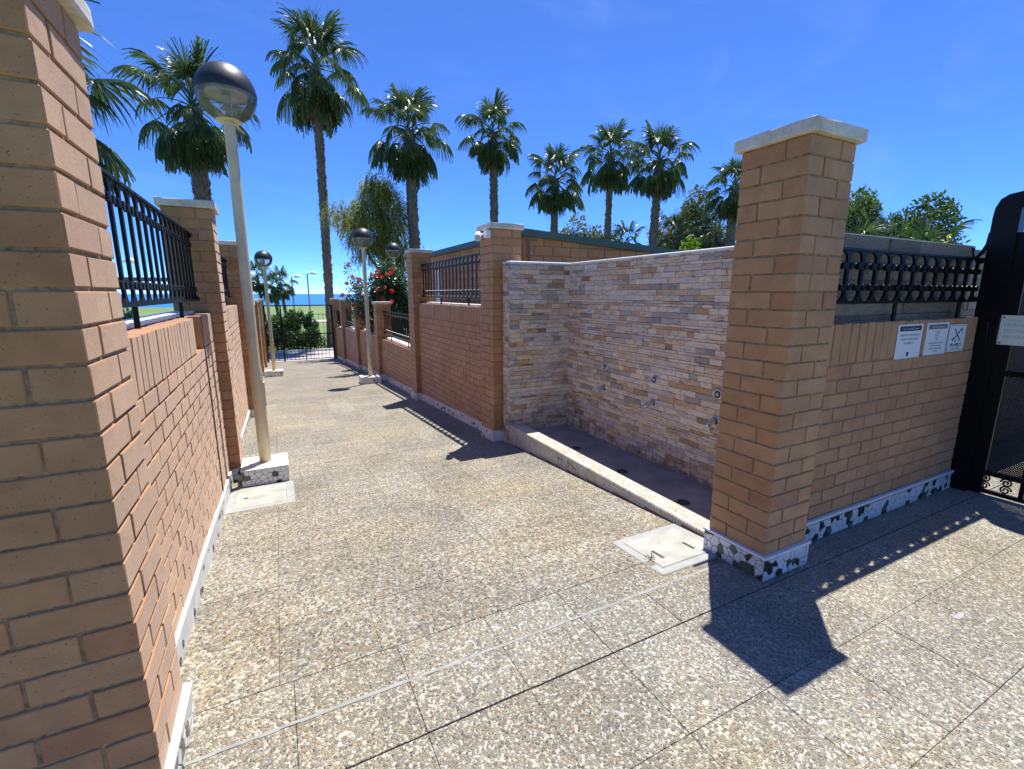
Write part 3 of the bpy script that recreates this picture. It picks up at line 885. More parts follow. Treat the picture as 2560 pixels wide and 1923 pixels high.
def railing(label, group, p0, p1, z0, z1, zwall, pitch=0.157, posts=(0.25, 0.75)):
    p0 = Vector((*p0, 0)); p1 = Vector((*p1, 0)); d = p1 - p0; L = d.length; u = d.normalized(); nrm = Vector((-u.y, u.x, 0))
    rz = math.atan2(u.y, u.x)
    t = thing('iron_railing', label, 'railing', ((p0+p1)/2 + Vector((0, 0, zwall))), group)
    def bar(name, za, zb, w):
        mb = MB(); P = [p0 - nrm*w, p1 - nrm*w, p1 + nrm*w, p0 + nrm*w]
        mb.hexa([(p.x, p.y, za) for p in P] + [(p.x, p.y, zb) for p in P]); part(name, mb, 'black_iron', t)
    bar('bottom_rail', z0, z0+.014, .018); bar('top_rail', z1-.014, z1, .020)
    for q, zz in ((p0, z1-.02), (p1, z1-.02), (p0, z0+.02), (p1, z0+.02)):
        mb = MB(); s = u if q is p0 else -u
        c = q + s*0.02
        mb.tube([(c.x, c.y, zz), ((c+s*.05).x, (c+s*.05).y, zz)], 0.022, 10); part('end_sleeve', mb, 'black_iron', t)
    n = max(2, int(round(L/pitch))); pt = L/n
    me = baluster_mesh(z1 - z0 - .028, round(pt, 3))
    for i in range(n):
        c = p0 + u*(pt*(i+.5)); put('baluster', me, t, (c.x, c.y, z0+.014), (0, 0, rz))
    for f in posts:
        c = p0 + u*(L*f); mb = MB()
        mb.tube([(c.x, c.y, zwall - .02), (c.x, c.y, z0)], 0.013, 8); part('post', mb, 'black_iron', t)
    return t
GRL = 'black iron railings on the alley walls'
railing('black iron railing on the left wall between the two nearest pillars, sea behind', GRL, (-.60, 1.474+PS), (-.60, 4.97), 1.49, 2.06, 1.383, posts=(.32, .72))
railing('narrow-looking black iron railing on the left behind the nearest lamp pole', GRL, (-.60, 4.97+PS), (-.60, 8.46), 1.49, 2.06, 1.383)
railing('black iron railing in front of the green-roofed building wall', GRL, (2.45, 4.965+PS), (2.45, 8.45), 1.49, 2.07, 1.383, posts=(.27, .66))
railing('long low black railing nearest on the right, lamp pole seen behind it', GRL, (2.45, 8.45+PS), (2.45, 12.0), .555, 1.14, .44)
railing('low black railing on the right partly behind the cream lamp pole', GRL, (2.45, 12.0+PS), (2.45, 15.4), .555, 1.14, .44)
railing('low black railing on the right between second and third low pillars', GRL, (2.45, 15.4+PS), (2.45, 18.9), .42, 1.00, .30)
railing('last low black railing on the right before the gate', GRL, (2.45, 18.9+PS), (2.45, 22.0), .25, .85, .10)
railing('low black railing on the left beside the far lamp', GRL, (-.60, 12.0+PS), (-.60, 15.3), .555, 1.14, .44)
railing('short black iron railing over the notices beside the right gate', None, (2.27+PS, 1.605), (4.79, 1.605), 1.49, 1.812, 1.376, posts=(.46, .88))

# ------------------------------------------------------------ stone-clad shower
def strips(parent, o, u, n, W, z0, z1, rows_h, lmin, lmax, m, first, rest_name='stone_cladding', holes=(), name='stone'):
    """ledge stones on a face; the nearest ones are objects, the rest one mesh"""
    o = Vector(o); u = Vector(u); n = Vector(n)
    items = []
    z = z0
    while z < z1 - 0.004:
        h = min(rows_h * rnd.choice((1, 1, 1, 1, 1, .5, .5)), z1 - z)
        s = -rnd.uniform(0, lmin)
        while s < W:
            l = rnd.uniform(lmin, lmax); a, b = max(0, s), min(W, s + l)
            if b - a > 0.012: items.append((a, b, z, z + h))
            s += l
        z += h
    def geom(mb, it, tone, off=Vector((0, 0, 0))):
        a, b, za, zb = it; d = rnd.uniform(0.002, 0.013); g = 0.0005; c = 0.0018
        pts = []
        for dd, k in ((0.0, 0), (d, c)):
            for (ss, zz) in ((a+g+k, za+g+k), (b-g-k, za+g+k), (b-g-k, zb-g-k), (a+g+k, zb-g-k)):
                jit = rnd.uniform(-.0008, .0008) if k else 0
                pts.append(o + u*ss + Vector((0, 0, zz)) + n*(dd + jit) - off)
        fs = [(4, 5, 6, 7), (0, 1, 5, 4), (1, 2, 6, 5), (2, 3, 7, 6), (3, 0, 4, 7)]
        if u.cross(Vector((0, 0, 1))).dot(n) < 0: fs = [tuple(reversed(f)) for f in fs]
        mb.add(pts, fs, tone)
    eye = Vector((0, 0, EYE))
    def score(it):
        c = o + u*((it[0]+it[1])/2) + Vector((0, 0, (it[2]+it[3])/2))
        return -(it[1]-it[0])*(it[3]-it[2]) / ((c-eye).length**2)
    items.sort(key=score)
    for it in items[:first]:
        c = o + u*((it[0]+it[1])/2) + Vector((0, 0, (it[2]+it[3])/2))
        mb = MB(); geom(mb, it, rnd.random(), c)
        put(name, mb.mesh(name, m, tone=True), parent, c)
    if items[first:]:
        mb = MB()
        for it in items[first:]: geom(mb, it, rnd.random())
        part(rest_name, mb, m, parent, tone=True, kind='stuff')

XC, XB_, YS, ZT = 2.40, 3.22, 4.80, 1.90
sw = thing('shower_wall', 'grey and tan split-stone shower wall with white coping and chrome taps', 'shower wall', (2.9, 4.8, -.05))
mb = MB()
mb.box(XC+.006, XB_+.2, YS+.006, 4.96, -.25, ZT)
mb.box(XB_+.006, XB_+.2, 1.86, YS+.004, -.25, ZT)
part('core', mb, 'mortar', sw)
strips(sw, (XB_, 1.9, 0), (0, 1, 0), (-1, 0, 0), YS-1.9, -.10, ZT, .052, .08, .25, 'split_stone', 200)
strips(sw, (XC, YS, 0), (1, 0, 0), (0, -1, 0), XB_-XC, -.10, ZT, .052, .08, .25, 'split_stone', 80)
strips(sw, (XC, YS, 0), (0, 1, 0), (-1, 0, 0), 4.955-YS, -.24, ZT, .052, .05, .12, 'split_stone', 20)
mb = MB()
for (p, q) in (((XC+.002, YS+.002), (XB_+.004, YS+.002)), ((XC+.002, YS+.002), (XC+.002, 4.963)), ((XB_+.002, 1.86), (XB_+.002, YS+.004))):
    mb.tube([(p[0], p[1], ZT+.003), (q[0], q[1], ZT+.003)], .0125, 12)
mb.box(XC+.002, XB_-.0005, YS+.002, 4.963, ZT+.0005, ZT+.0125)
mb.box(XB_+.002, XB_+.21, 1.86, 4.963, ZT+.0007, ZT+.0127)
part('coping', mb, 'marble_cap', sw)
for yb, zb in ((4.05, .75), (3.286, .742), (2.563, .735)):
    mb = MB(); c = Vector((XB_-.006, yb, zb))
    prof = [(.030, .004), (.031, .013), (.036, .016), (.043, .012), (.046, .0)]
    n = 24; vs = []; fs = []
    for r_, d in prof:
        for k in range(n):
            a = 2*math.pi*k/n; vs.append((c.x - d, c.y + r_*math.cos(a), c.z + r_*math.sin(a)))
    for i in range(len(prof)-1):
        for k in range(n): fs.append((i*n+k, (i+1)*n+k, (i+1)*n+(k+1) % n, i*n+(k+1) % n))
    mb.add(vs, fs); pv = part('push_valve', mb, 'chrome', sw, True)
    mb = MB(); mb.tube([(XB_+.004, yb, zb), (XB_-.010, yb, zb)], .031, 20); part('recess', mb, 'drain_metal', pv)
    mb = MB(); mb.tube([(XB_-.009, yb, zb), (XB_-.022, yb, zb), (XB_-.026, yb, zb)], [.017, .017, .013], 16); part('button', mb, 'galvanised', pv, True)
    mb = MB(); zq = zb - .232
    mb.tube([(XB_+.01, yb, zq+.01), (XB_-.012, yb, zq+.01)], .034, 20)
    mb.tube([(XB_-.01, yb, zq+.008), (XB_-.05, yb, zq+.006), (XB_-.085, yb, zq-.006), (XB_-.105, yb, zq-.024), (XB_-.110, yb, zq-.034)], [.023, .024, .023, .020, .017], 16)
    part('spout', mb, 'chrome', sw, True)

sf = thing('shower_tray', 'dark grey concrete shower floor with three round drains', 'shower floor', (2.8, 3.3, -.05))
mb = MB(); mb.box(2.56, XB_+.003, 1.80, YS+.003, -.14, -.085); part('floor_slab', mb, 'shower_floor', sf)
for yd in (3.94, 3.195, 2.455):
    d = thing.__call__ if False else None
    mb = MB(); n = 20
    mb.lathe([(0.0, .004), (.052, .004), (.055, .0)], n, 2.78, yd, -.0845)
    dr = part('drain', mb, 'drain_metal', sf)
    mb = MB()
    for k in range(10):
        a = 2*math.pi*k/10; x, y_ = 2.78 + .033*math.cos(a), yd + .033*math.sin(a)
        mb.lathe([(0, .0008), (.006, .0008), (.006, 0)], 8, x, y_, -.0800)
    part('drain_hole', mb, 'dark_slot', dr)

# curb faced with tiny mosaic tiles
cb = thing('shower_curb', 'low shower curb faced with small cream mosaic tiles, sunlit on top', 'curb', (2.48, 3.3, -.1))
mb = MB(); ya, yb_ = 1.81, YS-.001
mb.hexa([(XC+.004, ya, GZ(ya)-.1), (2.562, ya, GZ(ya)-.1), (2.562, yb_, GZ(yb_)-.1), (XC+.004, yb_, GZ(yb_)-.1),
         (XC+.004, ya, .006), (2.562, ya, .006), (2.562, yb_, .006), (XC+.004, yb_, .006)])
part('core', mb, 'mortar', cb)
ts = 0.0262; items = []
yy = ya
while yy < yb_ - ts:
    for k in range(6):
        items.append(('t', yy, XC + .003 + k*ts))
    z = .006
    while z - ts > GZ(yy) - .02:
        items.append(('f', yy, z)); z -= ts
    yy += ts
items.sort(key=lambda i: i[1])
def mosaic(mb, it, off):
    g = .0012; d = .0035; k, y_, q = it; tone = min(.999, abs(rnd.gauss(.45, .28)))
    if k == 't':
        x0, x1, y0, y1 = q+g, q+ts-g, y_+g, y_+ts-g; zt = .006 + d + rnd.uniform(-.0005, .0005)
        P = [(x0,y0,.006),(x1,y0,.006),(x1,y1,.006),(x0,y1,.006),(x0+.001,y0+.001,zt),(x1-.001,y0+.001,zt),(x1-.001,y1-.001,zt),(x0+.001,y1-.001,zt)]
        fs = [(4,5,6,7),(0,1,5,4),(1,2,6,5),(2,3,7,6),(3,0,4,7)]
    else:
        z0, z1, y0, y1 = q-ts+g, q-g, y_+g, y_+ts-g; xo = XC + .004; xf = xo - d + rnd.uniform(-.0005, .0005)
        P = [(xo,y0,z0),(xo,y1,z0),(xo,y1,z1),(xo,y0,z1),(xf,y0+.001,z0+.001),(xf,y1-.001,z0+.001),(xf,y1-.001,z1-.001),(xf,y0+.001,z1-.001)]
        fs = [(7,6,5,4),(4,5,1,0),(5,6,2,1),(6,7,3,2),(7,4,0,3)]
    mb.add([Vector(p) - off for p in P], fs, tone)
for it in items[:290]:
    c = Vector((it[2], it[1], .006)) if it[0] == 't' else Vector((XC, it[1], it[2]))
    mb = MB(); mosaic(mb, it, c); put('mosaic_tile', mb.mesh('mosaic_tile', 'mosaic_glass', tone=True), cb, c)
mb = MB()
for it in items[290:]: mosaic(mb, it, Vector((0, 0, 0)))
part('mosaic_field', mb, 'mosaic_glass', cb, tone=True, kind='stuff')
mb = MB()
def stroke(y0, z0, y1, z1, w=.006):
    x = XC - .0012
    dy, dz = y1-y0, z1-z0; l = math.hypot(dy, dz); ny, nz = -dz/l*w/2, dy/l*w/2
    mb.add([(x, y0-ny, z0-nz), (x, y1-ny, z1-nz), (x, y1+ny, z1+nz), (x, y0+ny, z0+nz)], [(0, 1, 2, 3)])
for s_ in ((3.70, -.028, 3.70, -.085), (3.72, -.058, 3.665, -.058), (3.65, -.05, 3.65, -.085), (3.65, -.052, 3.625, -.05),
           (3.545, -.03, 3.52, -.03), (3.52, -.03, 3.52, -.058), (3.52, -.058, 3.545, -.058), (3.545, -.03, 3.545, -.058), (3.52, -.058, 3.522, -.085), (3.522, -.085, 3.54, -.088),
           (3.495, -.03, 3.49, -.06), (3.49, -.06, 3.46, -.062), (3.462, -.03, 3.46, -.09), (3.435, -.06, 3.432, -.09), (3.435, -.06, 3.41, -.064), (3.41, -.064, 3.408, -.09)):
    stroke(*s_)
part('graffiti_mark', mb, 'graffiti', cb)

# slate wall seen behind the short railing
gw = thing('slate_wall', 'dark slate-tiled wall behind the short railing and the notices', 'wall', (3.75, 1.76, 1.0))
mb = MB(); mb.box(2.64, 4.80, 1.676, 1.80, .1, 1.90); mb.box(4.803, 9.6, 1.95, 2.08, -.05, 1.93); part('core', mb, 'mortar', gw)
strips(gw, (2.64, 1.672, 0), (1, 0, 0), (0, -1, 0), 2.16, 1.36, 1.90, .11, .3, .55, 'grey_slate_tile', 60, 'tile_field', name='slate_tile')
strips(gw, (4.803, 1.946, 0), (1, 0, 0), (0, -1, 0), 4.79, -.02, 1.93, .11, .3, .55, 'grey_slate_tile', 60, 'tile_field', name='slate_tile')
mb = MB(); mb.box(2.64, 4.805, 1.668, 1.805, 1.9005, 1.908); mb.box(4.8055, 9.6, 1.94, 2.09, 1.9305, 1.938); part('coping', mb, 'cap_stone', gw)

# ------------------------------------------------------------ notices on the wall
def text_mesh(txt, size, m, align='CENTER'):
    cu = bpy.data.curves.new('t', 'FONT'); cu.body = txt; cu.size = size; cu.align_x = align; cu.resolution_u = 2
    ob = bpy.data.objects.new('t', cu); COL.objects.link(ob)
    dg = bpy.context.evaluated_depsgraph_get()
    me = bpy.data.meshes.new_from_object(ob.evaluated_get(dg))
    bpy.data.objects.remove(ob); me.materials.clear(); me.materials.append(M[m]); me.name = 'lettering'
    return me

def notice(label, xc, zc, w, h, tilt, mats, rows, header=None, pics=(), y=1.5625, sheetm='paper'):
    t = thing('notice', label, 'notice', (xc, y, zc), 'paper notices on the shaded wall')
    c, s = math.cos(tilt), math.sin(tilt)
    def P(a, b, d): return (xc + a*c - b*s, y - d, zc + a*s + b*c)
    mb = MB()
    mb.hexa([P(-w/2,-h/2,.002), P(w/2,-h/2,.002), P(w/2,-h/2,0), P(-w/2,-h/2,0), P(-w/2,h/2,.002), P(w/2,h/2,.002), P(w/2,h/2,0), P(-w/2,h/2,0)])
    part('sheet', mb, sheetm, t)
    def rect(nm, a0, a1, b0, b1, m, d=.0026):
        mb = MB(); mb.add([P(a0,b0,d), P(a1,b0,d), P(a1,b1,d), P(a0,b1,d)], [(0, 1, 2, 3)]); part(nm, mb, m, t)
    if header:
        rect('header_band', -w*.43, w*.43, h*.5-.045, h*.5-.012, header[1])
        o = put('lettering', text_mesh(header[0], .020, 'paper'), t, P(0, h*.5-.036, .0032), (R(90), -tilt, 0))
    for txt, b, size, m in rows:
        put('lettering', text_mesh(txt, size, m), t, P(0, b, .0030), (R(90), -tilt, 0))
    for q in pics: rect(*q)
    return t
notice('white notice with navy header, leftmost of the three on the shaded wall', 3.777, 1.238, .325, .228, R(0), None,
       [('DEBIDO A SU AFORO ESTA', .035, .021, 'grey_print'), ('PISCINA NO PRECISA DE', .008, .021, 'grey_print'), ('SOCORRISTA.', -.019, .021, 'grey_print')],
       ('Com. Prop. Edif. Morenito', 'navy_print'), [('logo', -.014, .014, -.098, -.072, 'navy_print')])
rows2 = [('HORARIO', .045, .013, 'grey_print'), ('USO PISCINA', .031, .013, 'grey_print'), ('DE 11.00', .017, .013, 'grey_print'), ('A 21.00', .003, .013, 'grey_print'), ('HORAS', -.011, .013, 'grey_print'),
         ('ES OBLIGATORIO DUCHARSE ANTES', -.034, .013, 'navy_print'), ('DE ENTRAR EN LA PISCINA', -.054, .013, 'navy_print'), ('PROHIBIDO COMER Y BEBER EN', -.074, .013, 'navy_print'), ('EL RECINTO', -.094, .013, 'navy_print')]
notice('white notice crowded with small lines, middle of the three on the shaded wall', 4.155, 1.24, .315, .225, R(0), None, rows2, ('Com. Prop. Morenito', 'grey_print'))
t3 = notice('white notice with crossed-out tools symbol, nearest the right gate', 4.464, 1.232, .268, .20, R(0), None,
            [('PROHIBIDO', -.062, .034, 'navy_print'), ('COMIDA Y BEBIDA', -.082, .016, 'grey_print')], None,
            [('border_line', -.126, .126, .090, .093, 'grey_print'), ('border_line', -.126, .126, -.093, -.090, 'grey_print'),
             ('border_line', -.128, -.1255, -.093, .093, 'grey_print'), ('border_line', .1255, .128, -.093, .093, 'grey_print')])
mb = MB()
def st3(a0, b0, a1, b1, w):
    l = math.hypot(a1-a0, b1-b0); na, nb = -(b1-b0)/l*w/2, (a1-a0)/l*w/2; yv = 1.5625 - .0031
    mb.add([(4.464+a0-na, yv, 1.232+b0-nb), (4.464+a1-na, yv, 1.232+b1-nb), (4.464+a1+na, yv, 1.232+b1+nb), (4.464+a0+na, yv, 1.232+b0+nb)], [(0, 1, 2, 3)])
st3(-.06, -.02, .06, .07, .010); st3(-.055, .07, .06, -.025, .010); st3(.055, .068, .078, .05, .008); st3(.078, .05, .075, .03, .006); st3(-.075, -.01, -.05, .0, .008); st3(-.02, -.03, .0, -.012, .007)
part('symbol', mb, 'navy_print', t3)

# ------------------------------------------------------------ right gate (perforated sheet), runs towards the camera at X = 4.85
XG = 4.85
g = thing('entrance_gate', 'black iron gate with perforated sheet and cream sign at the right edge', 'gate', (XG, 1.2, 0))
mb = MB(); mb.box(XG-.05, XG+.06, 1.452, 1.60, -.02, 2.0995); part('gate_post', mb, 'black_iron', g)
mb = MB()                                            # arched head, rises from the post and runs on towards the viewer
arc = [(1.60, 2.10), (1.595, 2.17), (1.572, 2.228), (1.53, 2.256), (1.45, 2.268), (0.9, 2.30), (0.3, 2.33), (-.2, 2.34)]
inn = [(1.452, 2.10), (1.452, 2.13), (1.452, 2.145), (1.452, 2.152), (1.44, 2.156), (0.9, 2.19), (0.3, 2.22), (-.2, 2.23)]
for (a, b), (c, d) in zip(zip(arc, inn), list(zip(arc, inn))[1:]):
    mb.hexa([(XG-.05, d[0], d[1]), (XG+.06, d[0], d[1]), (XG+.06, b[0]+.0003, b[1]), (XG-.05, b[0]+.0003, b[1]),
             (XG-.05, c[0], c[1]), (XG+.06, c[0], c[1]), (XG+.06, a[0]+.0003, a[1]), (XG-.05, a[0]+.0003, a[1])])
part('arched_head', mb, 'black_iron', g)
mb = MB(); mb.tube([(XG-.03, 1.60, 2.0), (XG-.03, 1.605, 1.92), (XG-.03, 1.625, 1.86), (XG-.03, 1.66, 1.815)], [.012, .013, .014, .012], 8)
mb.tube([(XG-.06, 1.66, 1.815), (XG-.08, 1.665, 1.85), (XG-.1, 1.66, 1.895)], .010, 8); part('bracket', mb, 'black_iron', g)
leaf_y0, leaf_y1 = .05, 1.374
mb = MB(); mb.add([(XG, leaf_y0, .19), (XG, leaf_y1, .19), (XG, leaf_y1, 1.78), (XG, leaf_y0, 1.78)], [(0, 1, 2, 3)]); part('perforated_panel', mb, 'perforated_sheet', g)
for z0, z1 in ((1.775, 1.815), (.945, .985), (.165, .195), (.02, .045), (1.95, 1.975)):
    mb = MB(); mb.box(XG-.018, XG+.022, leaf_y0, leaf_y1+.004, z0, z1); part('rail', mb, 'black_iron', g)
mb = MB(); mb.box(XG-.022, XG+.030, 1.375, 1.4515, .012, 1.985); part('stile', mb, 'black_iron', g)
for yv in (1.16, .85, .5):
    mb = MB(); mb.box(XG-.016, XG+.020, yv-.014, yv+.014, .021, 1.974); part('stile', mb, 'black_iron', g)
def scroll(y0, z0, s, flip):
    mb = MB(); pts = []
    for k in range(26):
        a = k/25*3.4*math.pi; r_ = s*(1 - k/25*.82); pts.append((XG, y0 + flip*r_*math.cos(a), z0 + r_*math.sin(a)))
    mb.tube(pts, .006, 6); part('scroll', mb, 'black_iron', g)
for yc in (1.37, 1.25, 1.05, .93, .72, .6):
    for zc in (.135, .078): scroll(yc, zc, .034, 1 if zc > .1 else -1)
    for zc in (1.865, 1.91): scroll(yc, zc, .042, 1 if zc > 1.88 else -1)
mb = MB(); mb.tube([(XG-.055, 1.50, 1.345), (XG-.085, 1.50, 1.345), (XG-.085, 1.50, 1.215), (XG-.055, 1.50, 1.215)], .007, 8); mb.box(XG-.062, XG-.05, 1.475, 1.555, 1.20, 1.36); part('lock_plate', mb, 'black_iron', g)
gs = thing('gate_sign', 'cream sign with faded lettering fixed to the perforated gate', 'sign', (XG-.02, 1.28, 1.28))
mb = MB(); mb.box(XG-.026, XG-.021, 1.05, 1.452, 1.178, 1.395); part('board', mb, 'cream_board', gs)
for txt, z, s in (('COMUNIDAD', 1.353, .020), ('PROHIBIDO', 1.315, .030), ('PISCINA', 1.272, .032), ('PRODUCTOS', 1.228, .032)):
    put('lettering', text_mesh(txt, s, 'faded_print', 'LEFT'), gs, (XG-.0268, 1.425, z), (R(90), 0, R(-90)))
for yv, z in ((1.437, 1.38), (1.437, 1.19)):
    mb = MB(); mb.tube([(XG-.0262, yv, z), (XG-.030, yv, z)], .006, 8); part('screw', mb, 'dark_slot', gs)

# ------------------------------------------------------------ manhole lids
def manhole(label, x0, x1, y0, y1, slots, frame=.05):
    cy = (y0+y1)/2; slope = math.atan2(GZ(y1)-GZ(y0), y1-y0)
    t = thing('manhole_cover', label, 'manhole', ((x0+x1)/2, cy, GZ(cy)), 'concrete manhole covers')
    def slab(nm, a0, a1, b0, b1, z0, z1, m, bev=.004, par=t):
        me = block_mesh(nm, a1-a0, b1-b0, z1-z0, bev, m)
        yc = (b0+b1)/2; return put(nm, me, par, ((a0+a1)/2, yc, GZ(yc) + (z0+z1)/2), (slope, 0, 0))
    slab('frame', x0, x1, y0, y1, -.03, .004, 'concrete_frame')
    slab('gap', x0+frame, x1-frame, y0+frame, y1-frame, -.02, .0045, 'grey_sealant', 0)
    lid = slab('lid', x0+frame+.003, x1-frame-.003, y0+frame+.003, y1-frame-.003, -.02, .0085, 'concrete_lid', .006)
    for a, b, lx, ly in slots:
        slab('lifting_slot', a-lx/2, a+lx/2, b-ly/2, b+ly/2, -.005, .0093, 'dark_slot', 0)
    return t
manhole('pale concrete manhole cover in front of the nearest lamp base', -.50, .02, 4.06, 4.69, ((-.36, 4.36, .035, .035), (-.12, 4.42, .035, .035)), .06)
mh = manhole('pale concrete manhole cover against the brick pillar and shower curb', 1.81, 2.36, 1.70, 2.15, ((1.945, 1.88, .02, .10), (2.19, 1.87, .02, .09)), .05)
tw = thing('dry_twig', 'small dry twig lying on the edge of the manhole by the pillar', 'twig', (1.87, 1.86, .0))
mb = MB()
for k in range(9):
    a = rnd.uniform(0, 6.28); l = rnd.uniform(.02, .045)
    mb.tube([(1.87, 1.86, .008), (1.87+math.cos(a)*l*.6, 1.86+math.sin(a)*l*.6, .008+rnd.uniform(0, .03)), (1.87+math.cos(a)*l, 1.86+math.sin(a)*l, .006+rnd.uniform(0, .02))], .002, 5)
part('stems', mb, 'weathered_timber', tw)

# ------------------------------------------------------------ globe lamps
def globe_lamp(label, x, y, zc, base, zg, n_shard, tilt=0.0, base_h=.155):
    """zc: centre of the globe; base: (x0, x1, y0, y1) of the block it stands on"""
    t = thing('globe_lamp', label, 'lamp post', (x, y, zg), 'globe lamp posts on cream poles')
    if base:
        x0, x1, y0, y1 = base; top = max(zg, zg) + base_h; g0, g1 = GZ(y0), GZ(y1)
        top = g0 + base_h
        mb = MB(); mb.hexa([(x0,y0,g0-.1),(x1,y0,g0-.1),(x1,y1,g1-.1),(x0,y1,g1-.1),(x0,y0,top),(x1,y0,top),(x1,y1,top),(x0,y1,top)])
        b = part('base', mb, 'grout_plinth' if n_shard else 'white_render', t)
        if n_shard:
            shards(b, (x0, y0, 0), (1, 0, 0), (0, -1, 0), x1-x0, lambda s: g0, lambda s: top, .042, .13)
            mb = MB(); mb.box(x0-.004, x1+.004, y0-.004, y1+.004, top+.0003, top+.006); part('top_slab', mb, 'white_render', b)
            top += .006
        else:
            shards(b, (x0, y0, 0), (1, 0, 0), (0, -1, 0), x1-x0, lambda s: g0, lambda s: top, .07, .3, only_dark=True)
        for k in range(9):                               # dark chips let into the top
            a, c = rnd.uniform(x0+.03, x1-.03), rnd.uniform(y0+.03, y1-.03); w = rnd.uniform(.008, .016)
            mb = MB(); mb.box(a-w, a+w, c-w*.6, c+w*.6, top, top+.0015); part('ceramic_chip', mb, 'dark_shard', b)
    else:
        top = zg
    mb = MB(); zt = zc - .215
    mb.lathe([(.0, top), (.052, top), (.052, top+.9), (.045, top+.95), (.044, zt-.05), (.044, zt)], 20, x, y, 0); part('pole', mb, 'cream_paint', t, True)
    mb = MB(); mb.box(x+.035, x+.049+.012, y-.03, y+.03, top+.55, top+.78); part('access_door', mb, 'cream_paint', t)
    mb = MB(); mb.lathe([(.0, zt-.004), (.092, zt-.004), (.098, zt+.004), (.098, zt+.016), (.0, zt+.016)], 24, x, y, 0); part('collar', mb, 'cream_paint', t)
    rg = .23; prof = []
    a0 = math.asin(.094/rg)
    low = [(rg*math.sin(a), -rg*math.cos(a)) for a in [a0 + (math.pi/2 - a0)*k/14 for k in range(15)]]
    mb = MB(); mb.lathe([(r_, zc + z) for r_, z in low], 36, x, y, 0); gl = part('clear_bowl', mb, 'clear_globe', t, True)
    up = [(rg*1.006*math.cos(a), rg*1.006*math.sin(a)) for a in [math.pi/2*k/14 for k in range(15)]]
    mb = MB(); mb.lathe([(0.0, zc+.012), (rg*.985, zc+.010), (rg*1.010, zc-.004), (rg*1.010, zc+.004)] + [(r_, zc + z) for r_, z in up[1:]], 36, x, y, 0); part('dark_hood', mb, 'smoked_black', t, True)
    mb = MB(); mb.lathe([(0.0, zc-.004), (rg*.96, zc-.004), (rg*.96, zc+.008)], 36, x, y, 0); part('reflector', mb, 'lamp_metal', t)
    mb = MB(); mb.lathe([(.035, zc-.006), (.035, zc-.05), (.028, zc-.06), (.026, zc-.10), (.06, zc-.115), (.06, zc-.12), (.02, zc-.125), (.02, zt+.016)], 18, x, y, 0); part('lamp_holder', mb, 'lamp_metal', t, True)
    return t
globe_lamp('nearest globe lamp on a tall cream pole, left of the alley', -.205, 4.93, 3.205, (-.405, -.012, 4.715, 5.10), GZ(4.9), True)
globe_lamp('globe lamp standing on a white base at the right side of the alley', 1.965, 11.5, 2.81, (1.72, 2.175, 11.3, 11.74), GZ(11.5), False)
globe_lamp('far globe lamp on a white base at the left, near the gate', -.15, 15.1, 2.51, (-.375, .075, 14.9, 15.32), GZ(15.1), False)
globe_lamp('globe lamp rising behind the right wall beside the flowering shrub', 3.42, 14.8, 2.86, None, GZ(14.8)-.1, False)

# ------------------------------------------------------------ security camera and dark tube for the wall groove
sc_ = thing('security_camera', 'white bullet security camera on the pillar at the shower end', 'camera', (2.2, 5.06, 2.2))
mb = MB(); mb.box(2.215, 2.268, 5.0, 5.085, 2.175, 2.262); part('junction_box', mb, 'white_plastic', sc_)
mb = MB(); mb.tube([(2.225, 5.07, 2.215), (2.19, 5.12, 2.225), (2.17, 5.15, 2.215)], .012, 8); part('bracket', mb, 'white_plastic', sc_)
mb = MB(); mb.tube([(2.21, 5.23, 2.235), (2.13, 5.06, 2.175)], [.036, .040], 16); part('body', mb, 'white_plastic', sc_)
mb = MB(); mb.tube([(2.1305, 5.061, 2.1753), (2.1285, 5.0568, 2.1738)], .030, 16); part('lens_window', mb, 'galvanised', sc_)
grv = thing('wall_groove', 'thin dark conduit drawn as a tube down the left wall from the notch', 'channel', (-.50, 4.27, 0))
mb = MB(); mb.tube([(-.507, 4.272, 1.385), (-.505, 4.273, .7), (-.506, 4.272, -.05)], .006, 6); part('groove', mb, 'weathered_timber', grv)  # dark tube added in place of a groove in the wall

# ------------------------------------------------------------ garden building with green roof edge
bd = thing('garden_building', 'brick outbuilding with sloping dark green roof edge behind the shower', 'building', (5.0, 7.5, 0))
BX0, BX1, BY0, BY1 = 3.0, 8.6, 5.55, 9.7
def rz_(x): return 2.335 - .06*(x - BX0)
mb = MB()
mb.hexa([(BX0, BY0, -.6), (BX1, BY0, -.6), (BX1, BY1, -.6), (BX0, BY1, -.6), (BX0, BY0, rz_(BX0)), (BX1, BY0, rz_(BX1)), (BX1, BY1, rz_(BX1)), (BX0, BY1, rz_(BX0))])
part('wall', mb, 'mortar', bd)
mb = MB(); e = .08
mb.hexa([(BX0-e, BY0-e, rz_(BX0)-.045), (BX1+e, BY0-e, rz_(BX1)-.045), (BX1+e, BY1+e, rz_(BX1)-.045), (BX0-e, BY1+e, rz_(BX0)-.045),
         (BX0-e, BY0-e, rz_(BX0)+.045), (BX1+e, BY0-e, rz_(BX1)+.045), (BX1+e, BY1+e, rz_(BX1)+.045), (BX0-e, BY1+e, rz_(BX0)+.045)])
part('roof', mb, 'green_fascia', bd)
hb, lb = .125, .29
k = 0; z = 2.30
while z > 1.55:
    x = BX0 - (k % 2)*lb/2
    while x < BX1:
        a, b = max(x, BX0), min(x+lb-.012, BX1)
        if b - a > .04 and z < rz_((a+b)/2) + .02:
            put_brick(bd, (a+b)/2, BY0-.012+.03, z-hb/2, b-a, 0, .06, hb-.012)
        x += lb
    z -= hb; k += 1
k = 0; z = 2.30
